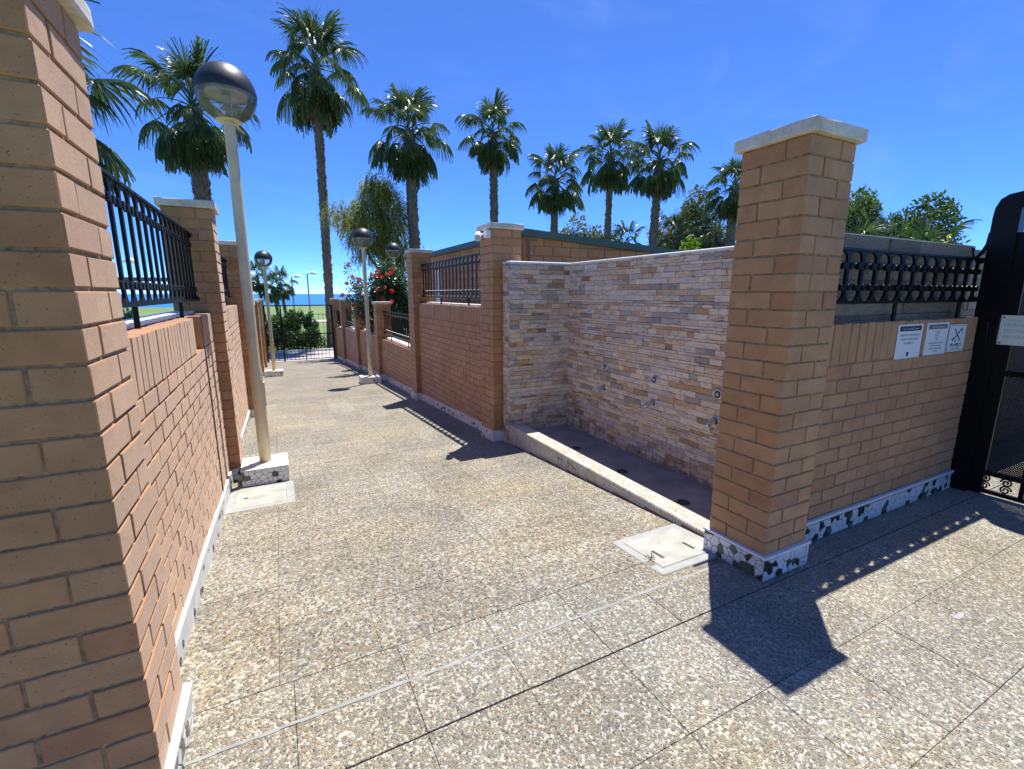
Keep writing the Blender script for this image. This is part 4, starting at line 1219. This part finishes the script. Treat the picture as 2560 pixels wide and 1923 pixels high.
while z > 1.3:
    y = BY0 + .05 - (k % 2)*lb/2
    while y < BY1:
        a, b = max(y, BY0+.05), min(y+lb-.012, BY1)
        if b - a > .04 and not (8.95 < (a+b)/2 < 9.4 and z < 2.1): put_brick(bd, BX0-.012+.03, (a+b)/2, z-hb/2, b-a, R(90), .06, hb-.012)
        y += lb
    z -= hb; k += 1
mb = MB(); mb.box(BX0-.02, BX0+.01, 9.0, 9.32, -.4, 2.02); part('door', mb, 'white_render', bd)
mb = MB(); mb.tube([(3.05, 5.51, 1.8), (3.05, 5.51, 2.19), (3.03, 5.50, 2.24)], .014, 8); mb.tube([(2.98, 5.50, 2.235), (3.16, 5.50, 2.235)], .01, 6); part('pipe', mb, 'weathered_timber', bd)

# ------------------------------------------------------------ far gate
fg = thing('far_gate', 'black barred gate across the far end of the alley, sea beyond', 'gate', (.9, 21.85, GZ(21.85)))
YG = 21.85; zb = GZ(YG)
def gb(nm, x0, x1, z0, z1, d=.02): 
    mb = MB(); mb.box(x0, x1, YG-d, YG+d, z0, z1); part(nm, mb, 'black_iron', fg)
gb('top_beam', -.41, 2.265, 1.045, 1.09, .025)
for x0, x1 in ((-.415, -.37), (.19, .25), (2.19, 2.255)): gb('post', x0, x1, zb-.05, 1.0445, .03)
gb('rail', -.3695, .1895, -.165, -.13, .012); gb('rail', .2505, 2.1895, -.165, -.13, .012)
gb('rail', -.3695, .1895, zb+.04, zb+.07, .012); gb('rail', .2505, 2.1895, zb+.04, zb+.07, .012)
gb('drop_bolt', 1.045, 1.075, zb-.02, zb+.5, .016)
x = -.30
while x < 2.17:
    if not (.15 < x < .29):
        mb = MB(); mb.tube([(x, YG, zb+.06), (x, YG, -.14)], .009, 6); part('picket', mb, 'black_iron', fg)
    x += .155

# ------------------------------------------------------------ promenade kerb, fence, far lamps, pergola
kb = put('kerb', None, kind='structure'); 
mb = MB(); 
for i in range(26):
    x = -12 + i; mb.box(x, x+.992, 28.0, 28.16, -1.75, -1.49)
part('kerb_stone', mb, 'kerb_white', kb)
fn = thing('garden_fence', 'low thin iron fence with vertical bars in front of the lawn', 'fence', (0, 30.0, -1.6))
for z in (.36, -.1, -1.3):
    mb = MB(); mb.box(-12, 12, 29.99, 30.01, z-.012, z+.012); part('rail', mb, 'black_iron', fn)
x = -12
while x < 12:
    mb = MB(); mb.tube([(x, 30, -1.65), (x, 30, .40)], .011, 5); part('bar', mb, 'black_iron', fn); x += .26
def street_lamp(label, x, y, z, side):
    t = thing('street_lamp', label, 'street lamp', (x, y, GZ(y)), 'white-headed promenade lamps')
    mb = MB(); mb.lathe([(.07, GZ(y)), (.055, z-.02)], 12, x, y, 0); mb.tube([(x, y, z-.04), (x+side*.28, y, z+.04)], .03, 8); part('pole', mb, 'galvanised', t, True)
    mb = MB(); c = x + side*.5
    mb.lathe([(.30, z-.02), (.29, z+.05), (.24, z+.14), (.14, z+.21), (0, z+.235)], 20, c, y, 0); mb.lathe([(0, z-.06), (.2, z-.05), (.30, z-.02)], 20, c, y, 0); part('lamp_head', mb, 'white_plastic', t, True)
street_lamp('promenade lamp with white dome, left of the two by the sea', 1.56, 45, 2.98, 1)
street_lamp('promenade lamp with white dome, right of the two by the sea', 2.63, 42, 3.16, 1)
street_lamp('promenade lamp seen through the bars of the left railing', -7.6, 34.3, 3.35, 1)
street_lamp('promenade lamp half hidden behind the nearest lamp pole', -1.95, 42, 3.0, 1)
pg = thing('beach_pergola', 'timber beam frame seen through the left railing above the sea', 'pergola', (-5, 25, -1.6))
mb = MB(); mb.box(-9, -3.2, 24.4, 24.55, 2.06, 2.22); part('beam', mb, 'weathered_timber', pg)
for x in (-8.6, -5.9, -3.6):
    mb = MB(); mb.box(x-.07, x+.07, 24.41, 24.54, -1.6, 2.0595); part('post', mb, 'weathered_timber', pg)

# ------------------------------------------------------------ palms
def frond_mesh(elev, L, fan, droop, seed, leafm='palm_leaf', nseg=36):
    """one fan leaf: petiole leaves the origin at elevation elev in the XZ plane, gravity bends it"""
    r = random.Random(seed); mb = MB()
    d = Vector((math.cos(elev), 0, math.sin(elev))); p = Vector((0, 0, 0)); pts = [p.copy()]
    for i in range(7):
        d = (d + Vector((0, 0, -1))*droop*0.10).normalized(); p = p + d*(L/7); pts.append(p.copy())
    mb.tube(pts, [.030, .026, .022, .020, .018, .016, .015, .014], 5, 0.75)
    base = pts[-1]; ax = d; side = Vector((0, 1, 0)); nrm = ax.cross(side).normalized()
    if nrm.z < 0: nrm = -nrm
    span = R(118); tone0 = r.uniform(.15, .75)
    g = Vector((0, 0, -1))
    for i in range(nseg):
        a = -span + 2*span*(i + .5)/nseg + r.uniform(-.03, .03)
        ln = fan*(1 - .22*abs(a)/span)*r.uniform(.85, 1.2)
        dr = ax*math.cos(a) + side*math.sin(a)
        fold = .35 + .25*abs(a)/span
        dr = (dr - nrm*fold*abs(math.sin(a))*.8).normalized()
        wdir = (side*math.cos(a) - ax*math.sin(a))
        w0 = fan*2*span/nseg*.5
        cur = base.copy(); dv = dr.copy(); prev = None
        ns = 5; tone = min(1, max(0, tone0 + r.uniform(-.2, .25)))
        for k in range(ns + 1):
            t = k/ns
            w = w0*(.12 + 1.6*t) if t < .42 else w0*.62*max(.04, (1 - (t - .42)/.58))
            pl = nrm*(.03*fan*(1 if i % 2 else -1))*min(1, t*2)
            A, B = cur - wdir*w*.5 + pl, cur + wdir*w*.5 - pl
            if prev is not None:
                o = len(mb.v); mb.v += [tuple(prev[0]), tuple(prev[1]), tuple(B), tuple(A)]; mb.f.append((o, o+1, o+2, o+3)); mb.t.append(tone)
            prev = (A, B)
            dv = (dv + g*droop*(.12 + 1.15*max(0, t-.22))*(.75 + .6*r.random())).normalized()
            cur = cur + dv*(ln/ns)
    return mb.mesh('frond', leafm, False, True)

FR = {}
for lv, (el, L_, fan, dr) in enumerate(((78, .85, .95, .30), (58, 1.1, 1.0, .55), (38, 1.25, 1.0, .85), (16, 1.3, 1.0, 1.05), (-8, 1.25, 1.0, 1.15), (-34, 1.05, .98, 1.15), (-58, .9, .95, .9))):
    FR[lv] = [frond_mesh(R(el), L_, fan, dr, 100*lv + s) for s in range(3)]
DEADF = [frond_mesh(R(-50), .9, .85, 1.3, 900 + s, 'dead_leaf', 20) for s in range(2)]

def palm(label, x, y, ztop, rad, scale, group, lean=(0, 0), zg=None, spikes=True, lush=1.0, seed=0, dead=2):
    r = random.Random(seed + 5)
    zg = GZ(y) - .1 if zg is None else zg
    t = thing('palm_tree', label, 'palm tree', (x, y, zg), group)
    H = ztop - zg; mb = MB(); n = 14; rings = int(max(8, H/.22)); prof = []
    bx, by = x - lean[0], y - lean[1]
    vs = []; fs = []
    for i in range(rings + 1):
        f = i/rings; z = zg + H*f
        rr = rad*(1.0 + .55*math.exp(-f*H/.9) - .12*f) * (1 + .05*math.sin(i*2.1) + r.uniform(-.03, .03))
        if f > 1 - .9/H: rr *= 1.18
        cx, cy = bx + lean[0]*f, by + lean[1]*f
        for k in range(n):
            a = 2*math.pi*k/n; q = rr*(1 + r.uniform(-.05, .05)); vs.append((cx + q*math.cos(a), cy + q*math.sin(a), z))
    for i in range(rings):
        for k in range(n): fs.append((i*n+k, i*n+(k+1) % n, (i+1)*n+(k+1) % n, (i+1)*n+k))
    mb.add(vs, fs)
    if spikes:                                           # cut leaf bases
        for i in range(int(H*55)):
            f = r.random()**.8; z = zg + H*f; a = r.uniform(0, 6.283)
            if z < zg + H*.25 and r.random() < .6: continue
            cx, cy = bx + lean[0]*f, by + lean[1]*f; rr = rad*(1 - .1*f)*.97
            e = Vector((math.cos(a), math.sin(a), 0)); s = Vector((-e.y, e.x, 0)); P = Vector((cx, cy, z)) + e*rr
            w = r.uniform(.03, .06); h = r.uniform(.07, .17); out = r.uniform(.03, .085)*(1.8 if f > .85 else 1)
            mb.add([P - s*w - Vector((0, 0, h*.5)), P + s*w - Vector((0, 0, h*.5)), P + e*out + Vector((0, 0, h)), P - e*.03 + Vector((0, 0, h*.2))],
                   [(0, 1, 2), (1, 3, 2), (3, 0, 2)])
    part('trunk', mb, 'palm_trunk', t)
    cnt = [5, 5, 6, 7, 9, 10, 8]
    az = r.uniform(0, 6.28)
    for lv in range(7):
        for i in range(max(2, int(cnt[lv]*lush))):
            az += 2.39996 + r.uniform(-.25, .25)
            me = FR[lv][r.randrange(3)]; s = scale*r.uniform(.72, 1.05)
            off = Vector((0, 0, (.25 - .09*lv)*scale))
            put('frond', me, t, Vector((x, y, ztop)) + off, (r.uniform(-.22, .22), r.uniform(-.16, .16), az), (s, s, s))
    for i in range(dead):
        az += 1.9; s = scale*r.uniform(.7, 1.0)
        put('frond', DEADF[i % 2], t, Vector((x, y, ztop - .3*scale)), (0, 0, az), (s, s, s))
    return t
GP_ = 'tall fan palms in a row behind the walls'
palm('fan palm with crown behind the nearest lamp globe', -1.70, 18.4, 7.15, .25, .95, GP_, (.1, 0), seed=1, dead=3)
palm('tallest fan palm, standing just beyond the far gate', 3.05, 29.3, 13.4, .24, 1.5, GP_, (.15, 0), seed=2, dead=8)
palm('fan palm to the right of the feathery tree', 5.66, 20.74, 8.25, .23, 1.03, GP_, (-.15, 0), seed=3, dead=5)
palm('fan palm rising straight above the pillar with the security camera', 10.45, 22.7, 9.4, .20, .97, GP_, (-.1, 0), seed=4, dead=4)
palm('short fan palm between the camera pillar palm and a close pair', 14.26, 22.9, 7.7, .20, 1.0, GP_, (.1, 0), seed=5, dead=6)
palm('left palm of the close pair above the shower wall', 19.14, 24.4, 9.9, .20, 1.1, GP_, (.05, 0), seed=6, dead=5)
palm('right palm of the close pair above the shower wall', 18.55, 19.6, 8.35, .22, .98, GP_, (.35, 0), seed=7, dead=3)
palm('fan palm partly hidden by the tall pillar beside the shower', 23.4, 18.77, 7.4, .26, .95, GP_, seed=8, dead=1)
palm('big green palm fronds showing beside the foreground pillar at top left', -3.55, 10.9, 4.55, .24, 1.0, GP_, seed=9, dead=0)
GQ = 'small palms far behind by the sea'
for (x, y, z, s, lb_) in ((-1.05, 45, 3.0, .75, 'small dark palm by the sea, just right of the nearest lamp pole'),
                          (.05, 45, 2.2, .72, 'small palm by the sea, middle of three left of the gate view'),
                          (.62, 44, 2.5, .75, 'small palm by the sea, right of the three over the gate')):
    palm(lb_, x, y, z, .13, s, GQ, (-.35, 0), spikes=False, lush=.6, seed=int(y*7 + x*10), dead=2)
GB = 'young palms in the garden behind the shower'
for (x, y, z, s, lb_) in ((23.3, 27.4, 5.2, .85, 'young palm under the close pair of palms, left one'), (20.9, 26.2, 4.6, .7, 'young palm beside the grey-green tree behind the shower'), (24.3, 23.7, 5.2, .9, 'young palm just right of the close pair of palms'),
                          (25.3, 21.2, 5.4, .95, 'young palm next to the tall pillar beside the shower, left side')):
    palm(lb_, x, y, z, .2, s, GB, spikes=False, lush=.6, seed=int(x*13), dead=1)
GC = 'young palms right of the tall pillar'
for (x, y, z, s, lb_) in ((15.9, 8.2, 2.55, .7, 'young palm nearest the tall pillar, above the slate wall'), (16.4, 7.5, 2.5, .65, 'young palm in the middle of the clump above the slate wall'), (16.9, 6.9, 2.45, .65, 'young palm at the right end of the clump above the slate wall'),
                          (17.5, 8.6, 2.8, .7, 'young palm at the back of the clump above the slate wall')):
    palm(lb_, x, y, z, .18, s, GC, spikes=False, lush=.7, seed=int(x*17), dead=0)

# ------------------------------------------------------------ leafy shrubs and trees
def leaf_cloud(mb, clumps, n, size, r, up=.3, slim=.45, hang=0.0):
    """n leaves spread through the volume of ellipsoid clumps, each a folded pair of triangles"""
    vol = [c[3]*c[4]*c[5] for c in clumps]; tot = sum(vol)
    for c, v in zip(clumps, vol):
        k = max(12, int(n*v/tot)); tn = r.uniform(.15, .85)
        for _ in range(k):
            while True:
                p = Vector((r.uniform(-1, 1), r.uniform(-1, 1), r.uniform(-1, 1)))
                if .15 < p.length < 1 and r.random() < .25 + .75*p.length: break
            q = Vector((c[0] + p.x*c[3], c[1] + p.y*c[4], c[2] + p.z*c[5]))
            d = Vector((r.uniform(-1, 1), r.uniform(-1, 1), r.uniform(-1, 1) + up - hang*2)).normalized()
            s = d.cross(Vector((r.uniform(-1, 1), r.uniform(-1, 1), r.uniform(-1, 1)))).normalized()
            l = size*r.uniform(.6, 1.3); w = l*slim; f = d.cross(s)*w*.25
            o = len(mb.v); mb.v += [tuple(q), tuple(q + d*l*.5 + s*w*.5 + f), tuple(q + d*l), tuple(q + d*l*.5 - s*w*.5 + f)]
            mb.f.append((o, o+1, o+2, o+3)); mb.t.append(min(1, max(0, tn + r.uniform(-.3, .3))))

def clumpy(x, y, z, rx, ry, rz, k, r, s=.38):
    out = []
    for _ in range(k):
        while True:
            p = Vector((r.uniform(-1, 1), r.uniform(-1, 1), r.uniform(-1, 1)))
            if p.length < 1: break
        q = s*r.uniform(.6, 1.3); out.append((x + p.x*rx*.8, y + p.y*ry*.8, z + p.z*rz*.8, rx*q, ry*q, rz*q))
    return out

def shrub(name, label, cat, x, y, zg, rx, ry, h, leaf, n, size, seed, group=None, k=16, trunk=.05, slim=.5, lowest=.12):
    r = random.Random(seed)
    t = thing(name, label, cat, (x, y, zg), group)
    mb = MB(); cz = zg + h*(.5 + lowest*.5)
    cl = clumpy(x, y, cz, rx, ry, h*(.5 - lowest*.5), k, r)
    leaf_cloud(mb, cl, n, size, r, slim=slim)
    part('crown', mb, leaf, t, tone=True)
    mb = MB()
    mb.tube([(x, y, zg-.05), (x + r.uniform(-.1, .1)*rx, y, zg + h*.3), (x + r.uniform(-.2, .2)*rx, y, zg + h*.55)], [trunk*1.3, trunk, trunk*.7], 7)
    for c in cl[:8]:
        mb.tube([(x, y, zg + h*.25), ((x + c[0])/2, (y + c[1])/2, (zg + h*.35 + c[2])/2), c[:3]], [trunk*.6, trunk*.4, trunk*.2], 5)
    part('trunk' if cat == 'tree' else 'stem', mb, 'bark', t)
    return t

# feathery tree between the two nearest palms beyond the gate
r = random.Random(77)
ft = thing('feathery_tree', 'feathery yellow-green tree with dark trunk between two palms', 'tree', (4.6, 21.6, -1.3))
mb = MB(); limbs = []
def limb(p0, p1, r0, r1):
    m_ = [(a+b)/2 + r.uniform(-.12, .12) for a, b in zip(p0, p1)]; mb.tube([p0, m_, p1], [r0, (r0+r1)/2, r1], 7); limbs.append((p0, m_, p1))
limb((4.55, 21.6, -1.4), (4.6, 21.6, 2.6), .24, .17)
limb((4.6, 21.6, 2.5), (4.55, 21.6, 5.2), .16, .05)
cl = []
tips = [(2.75, 21.7, 5.0), (3.3, 21.8, 4.4), (3.6, 21.4, 3.9), (3.9, 21.7, 5.3), (4.45, 21.6, 6.0), (4.2, 21.3, 5.5), (4.9, 21.7, 5.6), (5.2, 21.5, 5.2), (5.35, 21.6, 4.3), (5.5, 21.4, 3.7), (4.9, 21.2, 4.6), (4.3, 21.9, 4.8), (3.95, 21.3, 4.6), (5.1, 21.9, 3.4), (4.5, 21.1, 3.6), (3.9, 21.6, 3.3), (5.5, 21.6, 2.9), (4.9, 21.5, 2.7)]
for tp in tips:
    zz = min(4.9, tp[2] - .6); limb((4.58, 21.6, max(1.6, zz - 1.0)), tp, .06, .02)
    for j in range(7):
        cl.append((tp[0] + r.uniform(-.45, .45), tp[1] + r.uniform(-.5, .5), tp[2] + r.uniform(-.5, .3), r.uniform(.12, .30), r.uniform(.15, .34), r.uniform(.18, .50)))
part('trunk', mb, 'bark', ft)
mb = MB()
def hang_strands(mb, tp, n, spread, r):
    """thin drooping sprays of small leaves around a branch tip"""
    tn = r.uniform(.2, .9)
    for _ in range(n):
        a = r.uniform(0, 6.283); q = spread*math.sqrt(r.random())
        p = Vector((tp[0] + q*math.cos(a), tp[1] + q*math.sin(a), tp[2] + r.uniform(-.25, .35)))
        d = Vector((math.cos(a)*.5 + r.uniform(-.4, .4), math.sin(a)*.5 + r.uniform(-.4, .4), r.uniform(-.1, .5)))
        L_ = r.uniform(.3, .8); t1 = min(1, max(0, tn + r.uniform(-.35, .3)))
        for k in range(16):
            d = (d + Vector((0, 0, -.22))).normalized(); p = p + d*(L_/16)
            e = (d + Vector((r.uniform(-1, 1), r.uniform(-1, 1), r.uniform(-.6, .6)))).normalized(); w = e.cross(Vector((r.uniform(-1, 1), r.uniform(-1, 1), r.uniform(-1, 1)))).normalized()
            l = r.uniform(.06, .13); o = len(mb.v)
            mb.v += [tuple(p), tuple(p + e*l*.5 + w*l*.14), tuple(p + e*l), tuple(p + e*l*.5 - w*l*.14)]
            mb.f.append((o, o+1, o+2, o+3)); mb.t.append(min(1, max(0, t1 + r.uniform(-.15, .15))))
for tp in tips:
    hang_strands(mb, tp, 130, .50, r)
for q in ((4.5, 21.6, 6.3), (4.3, 21.6, 6.1), (4.75, 21.6, 5.9), (4.0, 21.6, 5.0), (5.0, 21.6, 4.9), (4.7, 21.4, 4.2), (4.25, 21.4, 4.0), (5.25, 21.5, 3.3), (4.1, 21.7, 3.7), (3.5, 21.6, 4.6), (3.05, 21.7, 4.7)):
    hang_strands(mb, q, 100, .42, r)
part('crown', mb, 'feather_leaf', ft, tone=True)

# hibiscus with red flowers
r = random.Random(31)
hb_ = thing('hibiscus_shrub', 'tall hibiscus shrub covered in red flowers behind the low wall', 'shrub', (3.05, 13.9, GZ(14)))
cl = clumpy(3.05, 14.1, 1.15, .62, .8, 1.35, 34, r, .30) + clumpy(2.35, 14.2, 1.35, .5, .5, .95, 12, r, .22) + clumpy(3.55, 13.8, .7, .5, .6, 1.2, 18, r, .36)
FP = [(1.95, 13.9, 2.35), (2.02, 13.8, 2.02), (1.86, 13.85, 1.83), (2.12, 13.7, 1.78), (1.74, 13.9, 1.52), (1.90, 13.8, 1.46), (2.14, 13.75, 1.52), (1.98, 13.8, 1.22), (1.90, 13.8, 1.13),
      (2.58, 13.5, 2.03), (2.66, 13.45, 2.15), (2.72, 13.45, 2.02), (3.02, 13.3, 2.22), (2.99, 13.3, 2.12), (2.58, 13.4, 1.68), (2.80, 13.4, 1.73), (2.98, 13.3, 1.63), (2.72, 13.35, 1.42), (2.76, 13.35, 1.36), (2.96, 13.3, 1.34), (2.20, 13.7, 1.95), (2.48, 13.5, 2.08), (2.88, 13.3, 2.08), (2.55, 12.9, .62)]
cl += clumpy(2.75, 13.8, 1.35, .45, .5, 1.0, 16, r, .3)
thin = [(p[0] + r.uniform(-.08, .1), p[1] + .12, p[2] - .1, .13, .13, .16) for p in FP[:9]] + [(2.25 + r.uniform(-.25, .2), 13.9, 1.0 + .1*k, .16, .16, .16) for k in range(10)]
mb = MB(); leaf_cloud(mb, cl, 15000, .085, r, slim=.6); leaf_cloud(mb, thin, 800, .075, r, slim=.5); part('crown', mb, 'hibiscus_leaf', hb_, tone=True)
mb = MB()
for p in FP: mb.tube([(2.8 + r.uniform(-.1, .1), 14.0, -.3), ((2.8 + p[0])/2 + .1, 13.95, (p[2] - .3)/2), (p[0], p[1] + .03, p[2] - .01)], [.012, .008, .004], 5)
for c in cl[:34]:
    mb.tube([(3.0 + r.uniform(-.2, .2), 14.0, -.7), ((3.0 + c[0])/2, 14.05, .4), c[:3]], [.022, .014, .006], 5)
for k in range(16):
    a = r.uniform(0, 1); mb.tube([(2.8, 14.0, -.2), (2.5 - .3*a, 14.1, .9), (1.95 + r.uniform(0, .7), 14.15, 1.2 + 1.4*r.random())], [.014, .009, .003], 5)
part('stem', mb, 'bark', hb_)
def flower_mesh(s):
    mb = MB(); rr = random.Random(s)
    for k in range(5):
        a = 2*math.pi*k/5; d = Vector((math.cos(a), math.sin(a), 0)); q = Vector((-d.y, d.x, 0)); u_ = Vector((0, 0, 1))
        pts = [Vector((0, 0, 0)), d*.035 - q*.022 + u_*.018, d*.062 - q*.026 + u_*.012, d*.074 + u_*.0, d*.062 + q*.026 + u_*.018, d*.035 + q*.022 + u_*.022]
        mb.add(pts, [(0, 1, 2, 3), (0, 3, 4, 5)], rr.uniform(.2, .9))
    mb.tube([(0, 0, 0), (0, 0, .06)], .004, 5, .95)
    return mb.mesh('flower', 'red_petal', False, True)
FL = [flower_mesh(s) for s in range(3)]
for (x, y, z) in FP:
    put('flower', FL[r.randrange(3)], hb_, (x, y, z), (R(60) + r.uniform(-.5, .5), r.uniform(-.5, .5), r.uniform(-.8, .8)), (.95, .95, .95))
shrub('garden_shrub', 'dark glossy shrub behind the long low railing on the right', 'shrub', 3.7, 11.4, GZ(11.4)-.1, .95, 1.2, 2.5, 'hibiscus_leaf', 6000, .09, 5, None, 22)
shrub('garden_shrub', 'pale-flecked shrub between the garden lamp and the brick pillar', 'shrub', 4.2, 15.0, GZ(15)-.1, .8, .8, 2.9, 'bush_leaf', 4500, .09, 6, None, 20)
shrub('garden_shrub', 'dark shrub behind the second low railing on the right', 'shrub', 3.4, 16.8, GZ(16.8)-.1, .7, 1.2, 2.0, 'hibiscus_leaf', 3500, .09, 8, None, 16)

# hedge and shrubs beyond the gate
r = random.Random(9)
hd = thing('clipped_hedge', 'long dark hedge behind the white kerb beyond the gate', 'hedge', (0.7, 28.9, -1.6))
mb = MB(); cl = []
for i in range(30):
    cl.append((-1.0 + i*.108 + r.uniform(-.1, .1), 28.75 + r.uniform(-.2, .3), -1.0 + r.uniform(-.35, .45), .42, .45, .42))
leaf_cloud(mb, cl, 9000, .11, r, slim=.55); part('foliage', mb, 'hedge_leaf', hd, tone=True)
mb = MB()
for i in range(9): mb.tube([(-.9 + i*.36, 28.8, -1.65), (-.85 + i*.36, 28.85, -.9)], .03, 5)
part('stem', mb, 'bark', hd)
GH = 'round shrubs rising out of the hedge beyond the gate'
shrub('round_shrub', 'glossy round shrub in the middle of the gate view', 'shrub', 1.02, 29.3, -1.6, .62, .6, 2.45, 'hedge_leaf', 3500, .13, 21, GH, 14, lowest=.35)
shrub('round_shrub', 'glossy round shrub to the right in the gate view', 'shrub', 1.72, 29.4, -1.6, .48, .5, 2.25, 'hedge_leaf', 2600, .12, 22, GH, 12, lowest=.35)
shrub('round_shrub', 'glossy round shrub at the left behind the far lamp pole', 'shrub', -.05, 29.3, -1.6, .62, .6, 2.2, 'hedge_leaf', 3200, .13, 23, GH, 14, lowest=.35)
GS = 'shrubs on the lawn seen under the left railing'
shrub('lawn_shrub', 'dark round shrub seen under the left railing, left one', 'shrub', -4.15, 17.5, GZ(17.5)-.1, .62, .7, 2.2, 'hedge_leaf', 4200, .10, 24, GS)
shrub('lawn_shrub', 'dark round shrub seen under the left railing, right one', 'shrub', -3.25, 18.6, GZ(18.6)-.1, .75, .7, 2.25, 'hedge_leaf', 4800, .10, 25, GS)
lf = thing('lawn_fence', 'thin black fence on the lawn under the left railing', 'fence', (-6, 21.5, -1.3))
for z in (.1, -1.0):
    mb = MB(); mb.box(-12, -2.6, 21.49, 21.51, z-.012, z+.012); part('rail', mb, 'black_iron', lf)
x = -9
while x < -2.7:
    mb = MB(); mb.tube([(x, 21.5, -1.4), (x, 21.5, .14)], .012, 5); part('bar', mb, 'black_iron', lf); x += .3

# garden trees behind the shower and the slate wall
GT = 'garden trees far behind the shower'
shrub('garden_tree', 'grey-green round tree left of the close pair of palms', 'tree', 22.6, 32.4, -1.6, 3.2, 2.5, 9.2, 'grey_leaf', 16000, .28, 41, GT, 26, .22)
shrub('garden_tree', 'grey-green tree with open crown left of the tall pillar', 'tree', 27.6, 25.0, -1.6, 2.6, 2.2, 9.8, 'grey_leaf', 14000, .26, 42, GT, 20, .2)
shrub('garden_tree', 'dark green pointed tree right of the close pair of palms', 'tree', 23.3, 23.9, -1.6, 1.0, 1.0, 7.6, 'hedge_leaf', 5000, .18, 43, GT, 22, .14)
shrub('garden_tree', 'yellow-green shrub tree at the foot of the close pair', 'tree', 24.2, 21.6, -1.6, 1.4, 1.3, 7.0, 'bright_leaf', 3500, .18, 44, GT, 18, .14)
shrub('garden_tree', 'thin reddish-topped tree far behind the close pair', 'tree', 31.6, 32.6, -1.6, 1.6, 1.6, 10.5, 'dead_leaf', 2500, .2, 45, GT, 14, .16)
shrub('garden_tree', 'low dark tree filling the gap under the close pair', 'tree', 22.0, 25.6, -1.6, 3.4, 1.6, 5.8, 'bush_leaf', 15000, .27, 46, GT, 26, .16)
shrub('garden_tree', 'low dark tree behind the stone shower wall near the tall pillar', 'tree', 26.4, 21.4, -1.6, 2.6, 1.6, 6.6, 'bush_leaf', 15000, .27, 47, GT, 24, .16)
shrub('garden_tree', 'blue-green tree top nearest the tall pillar, right side', 'tree', 19.9, 10.2, -.3, 1.7, 1.4, 5.5, 'bush_leaf', 20000, .16, 48, GT, 34, .14)
shrub('garden_tree', 'blue-green tree top in the middle behind the slate wall', 'tree', 20.6, 8.9, -.3, 2.0, 1.5, 4.9, 'bush_leaf', 20000, .16, 49, GT, 34, .14)
shrub('garden_shrub', 'broad dark shrub mass just above the slate wall', 'shrub', 15.9, 7.5, -.3, 1.4, 1.5, 3.4, 'hedge_leaf', 5000, .17, 50, None, 20)
shrub('garden_shrub', 'bright lime climber tips above the slate wall near the gate', 'shrub', 8.45, 3.25, .2, .75, .3, 2.05, 'bright_leaf', 900, .10, 51, None, 16)
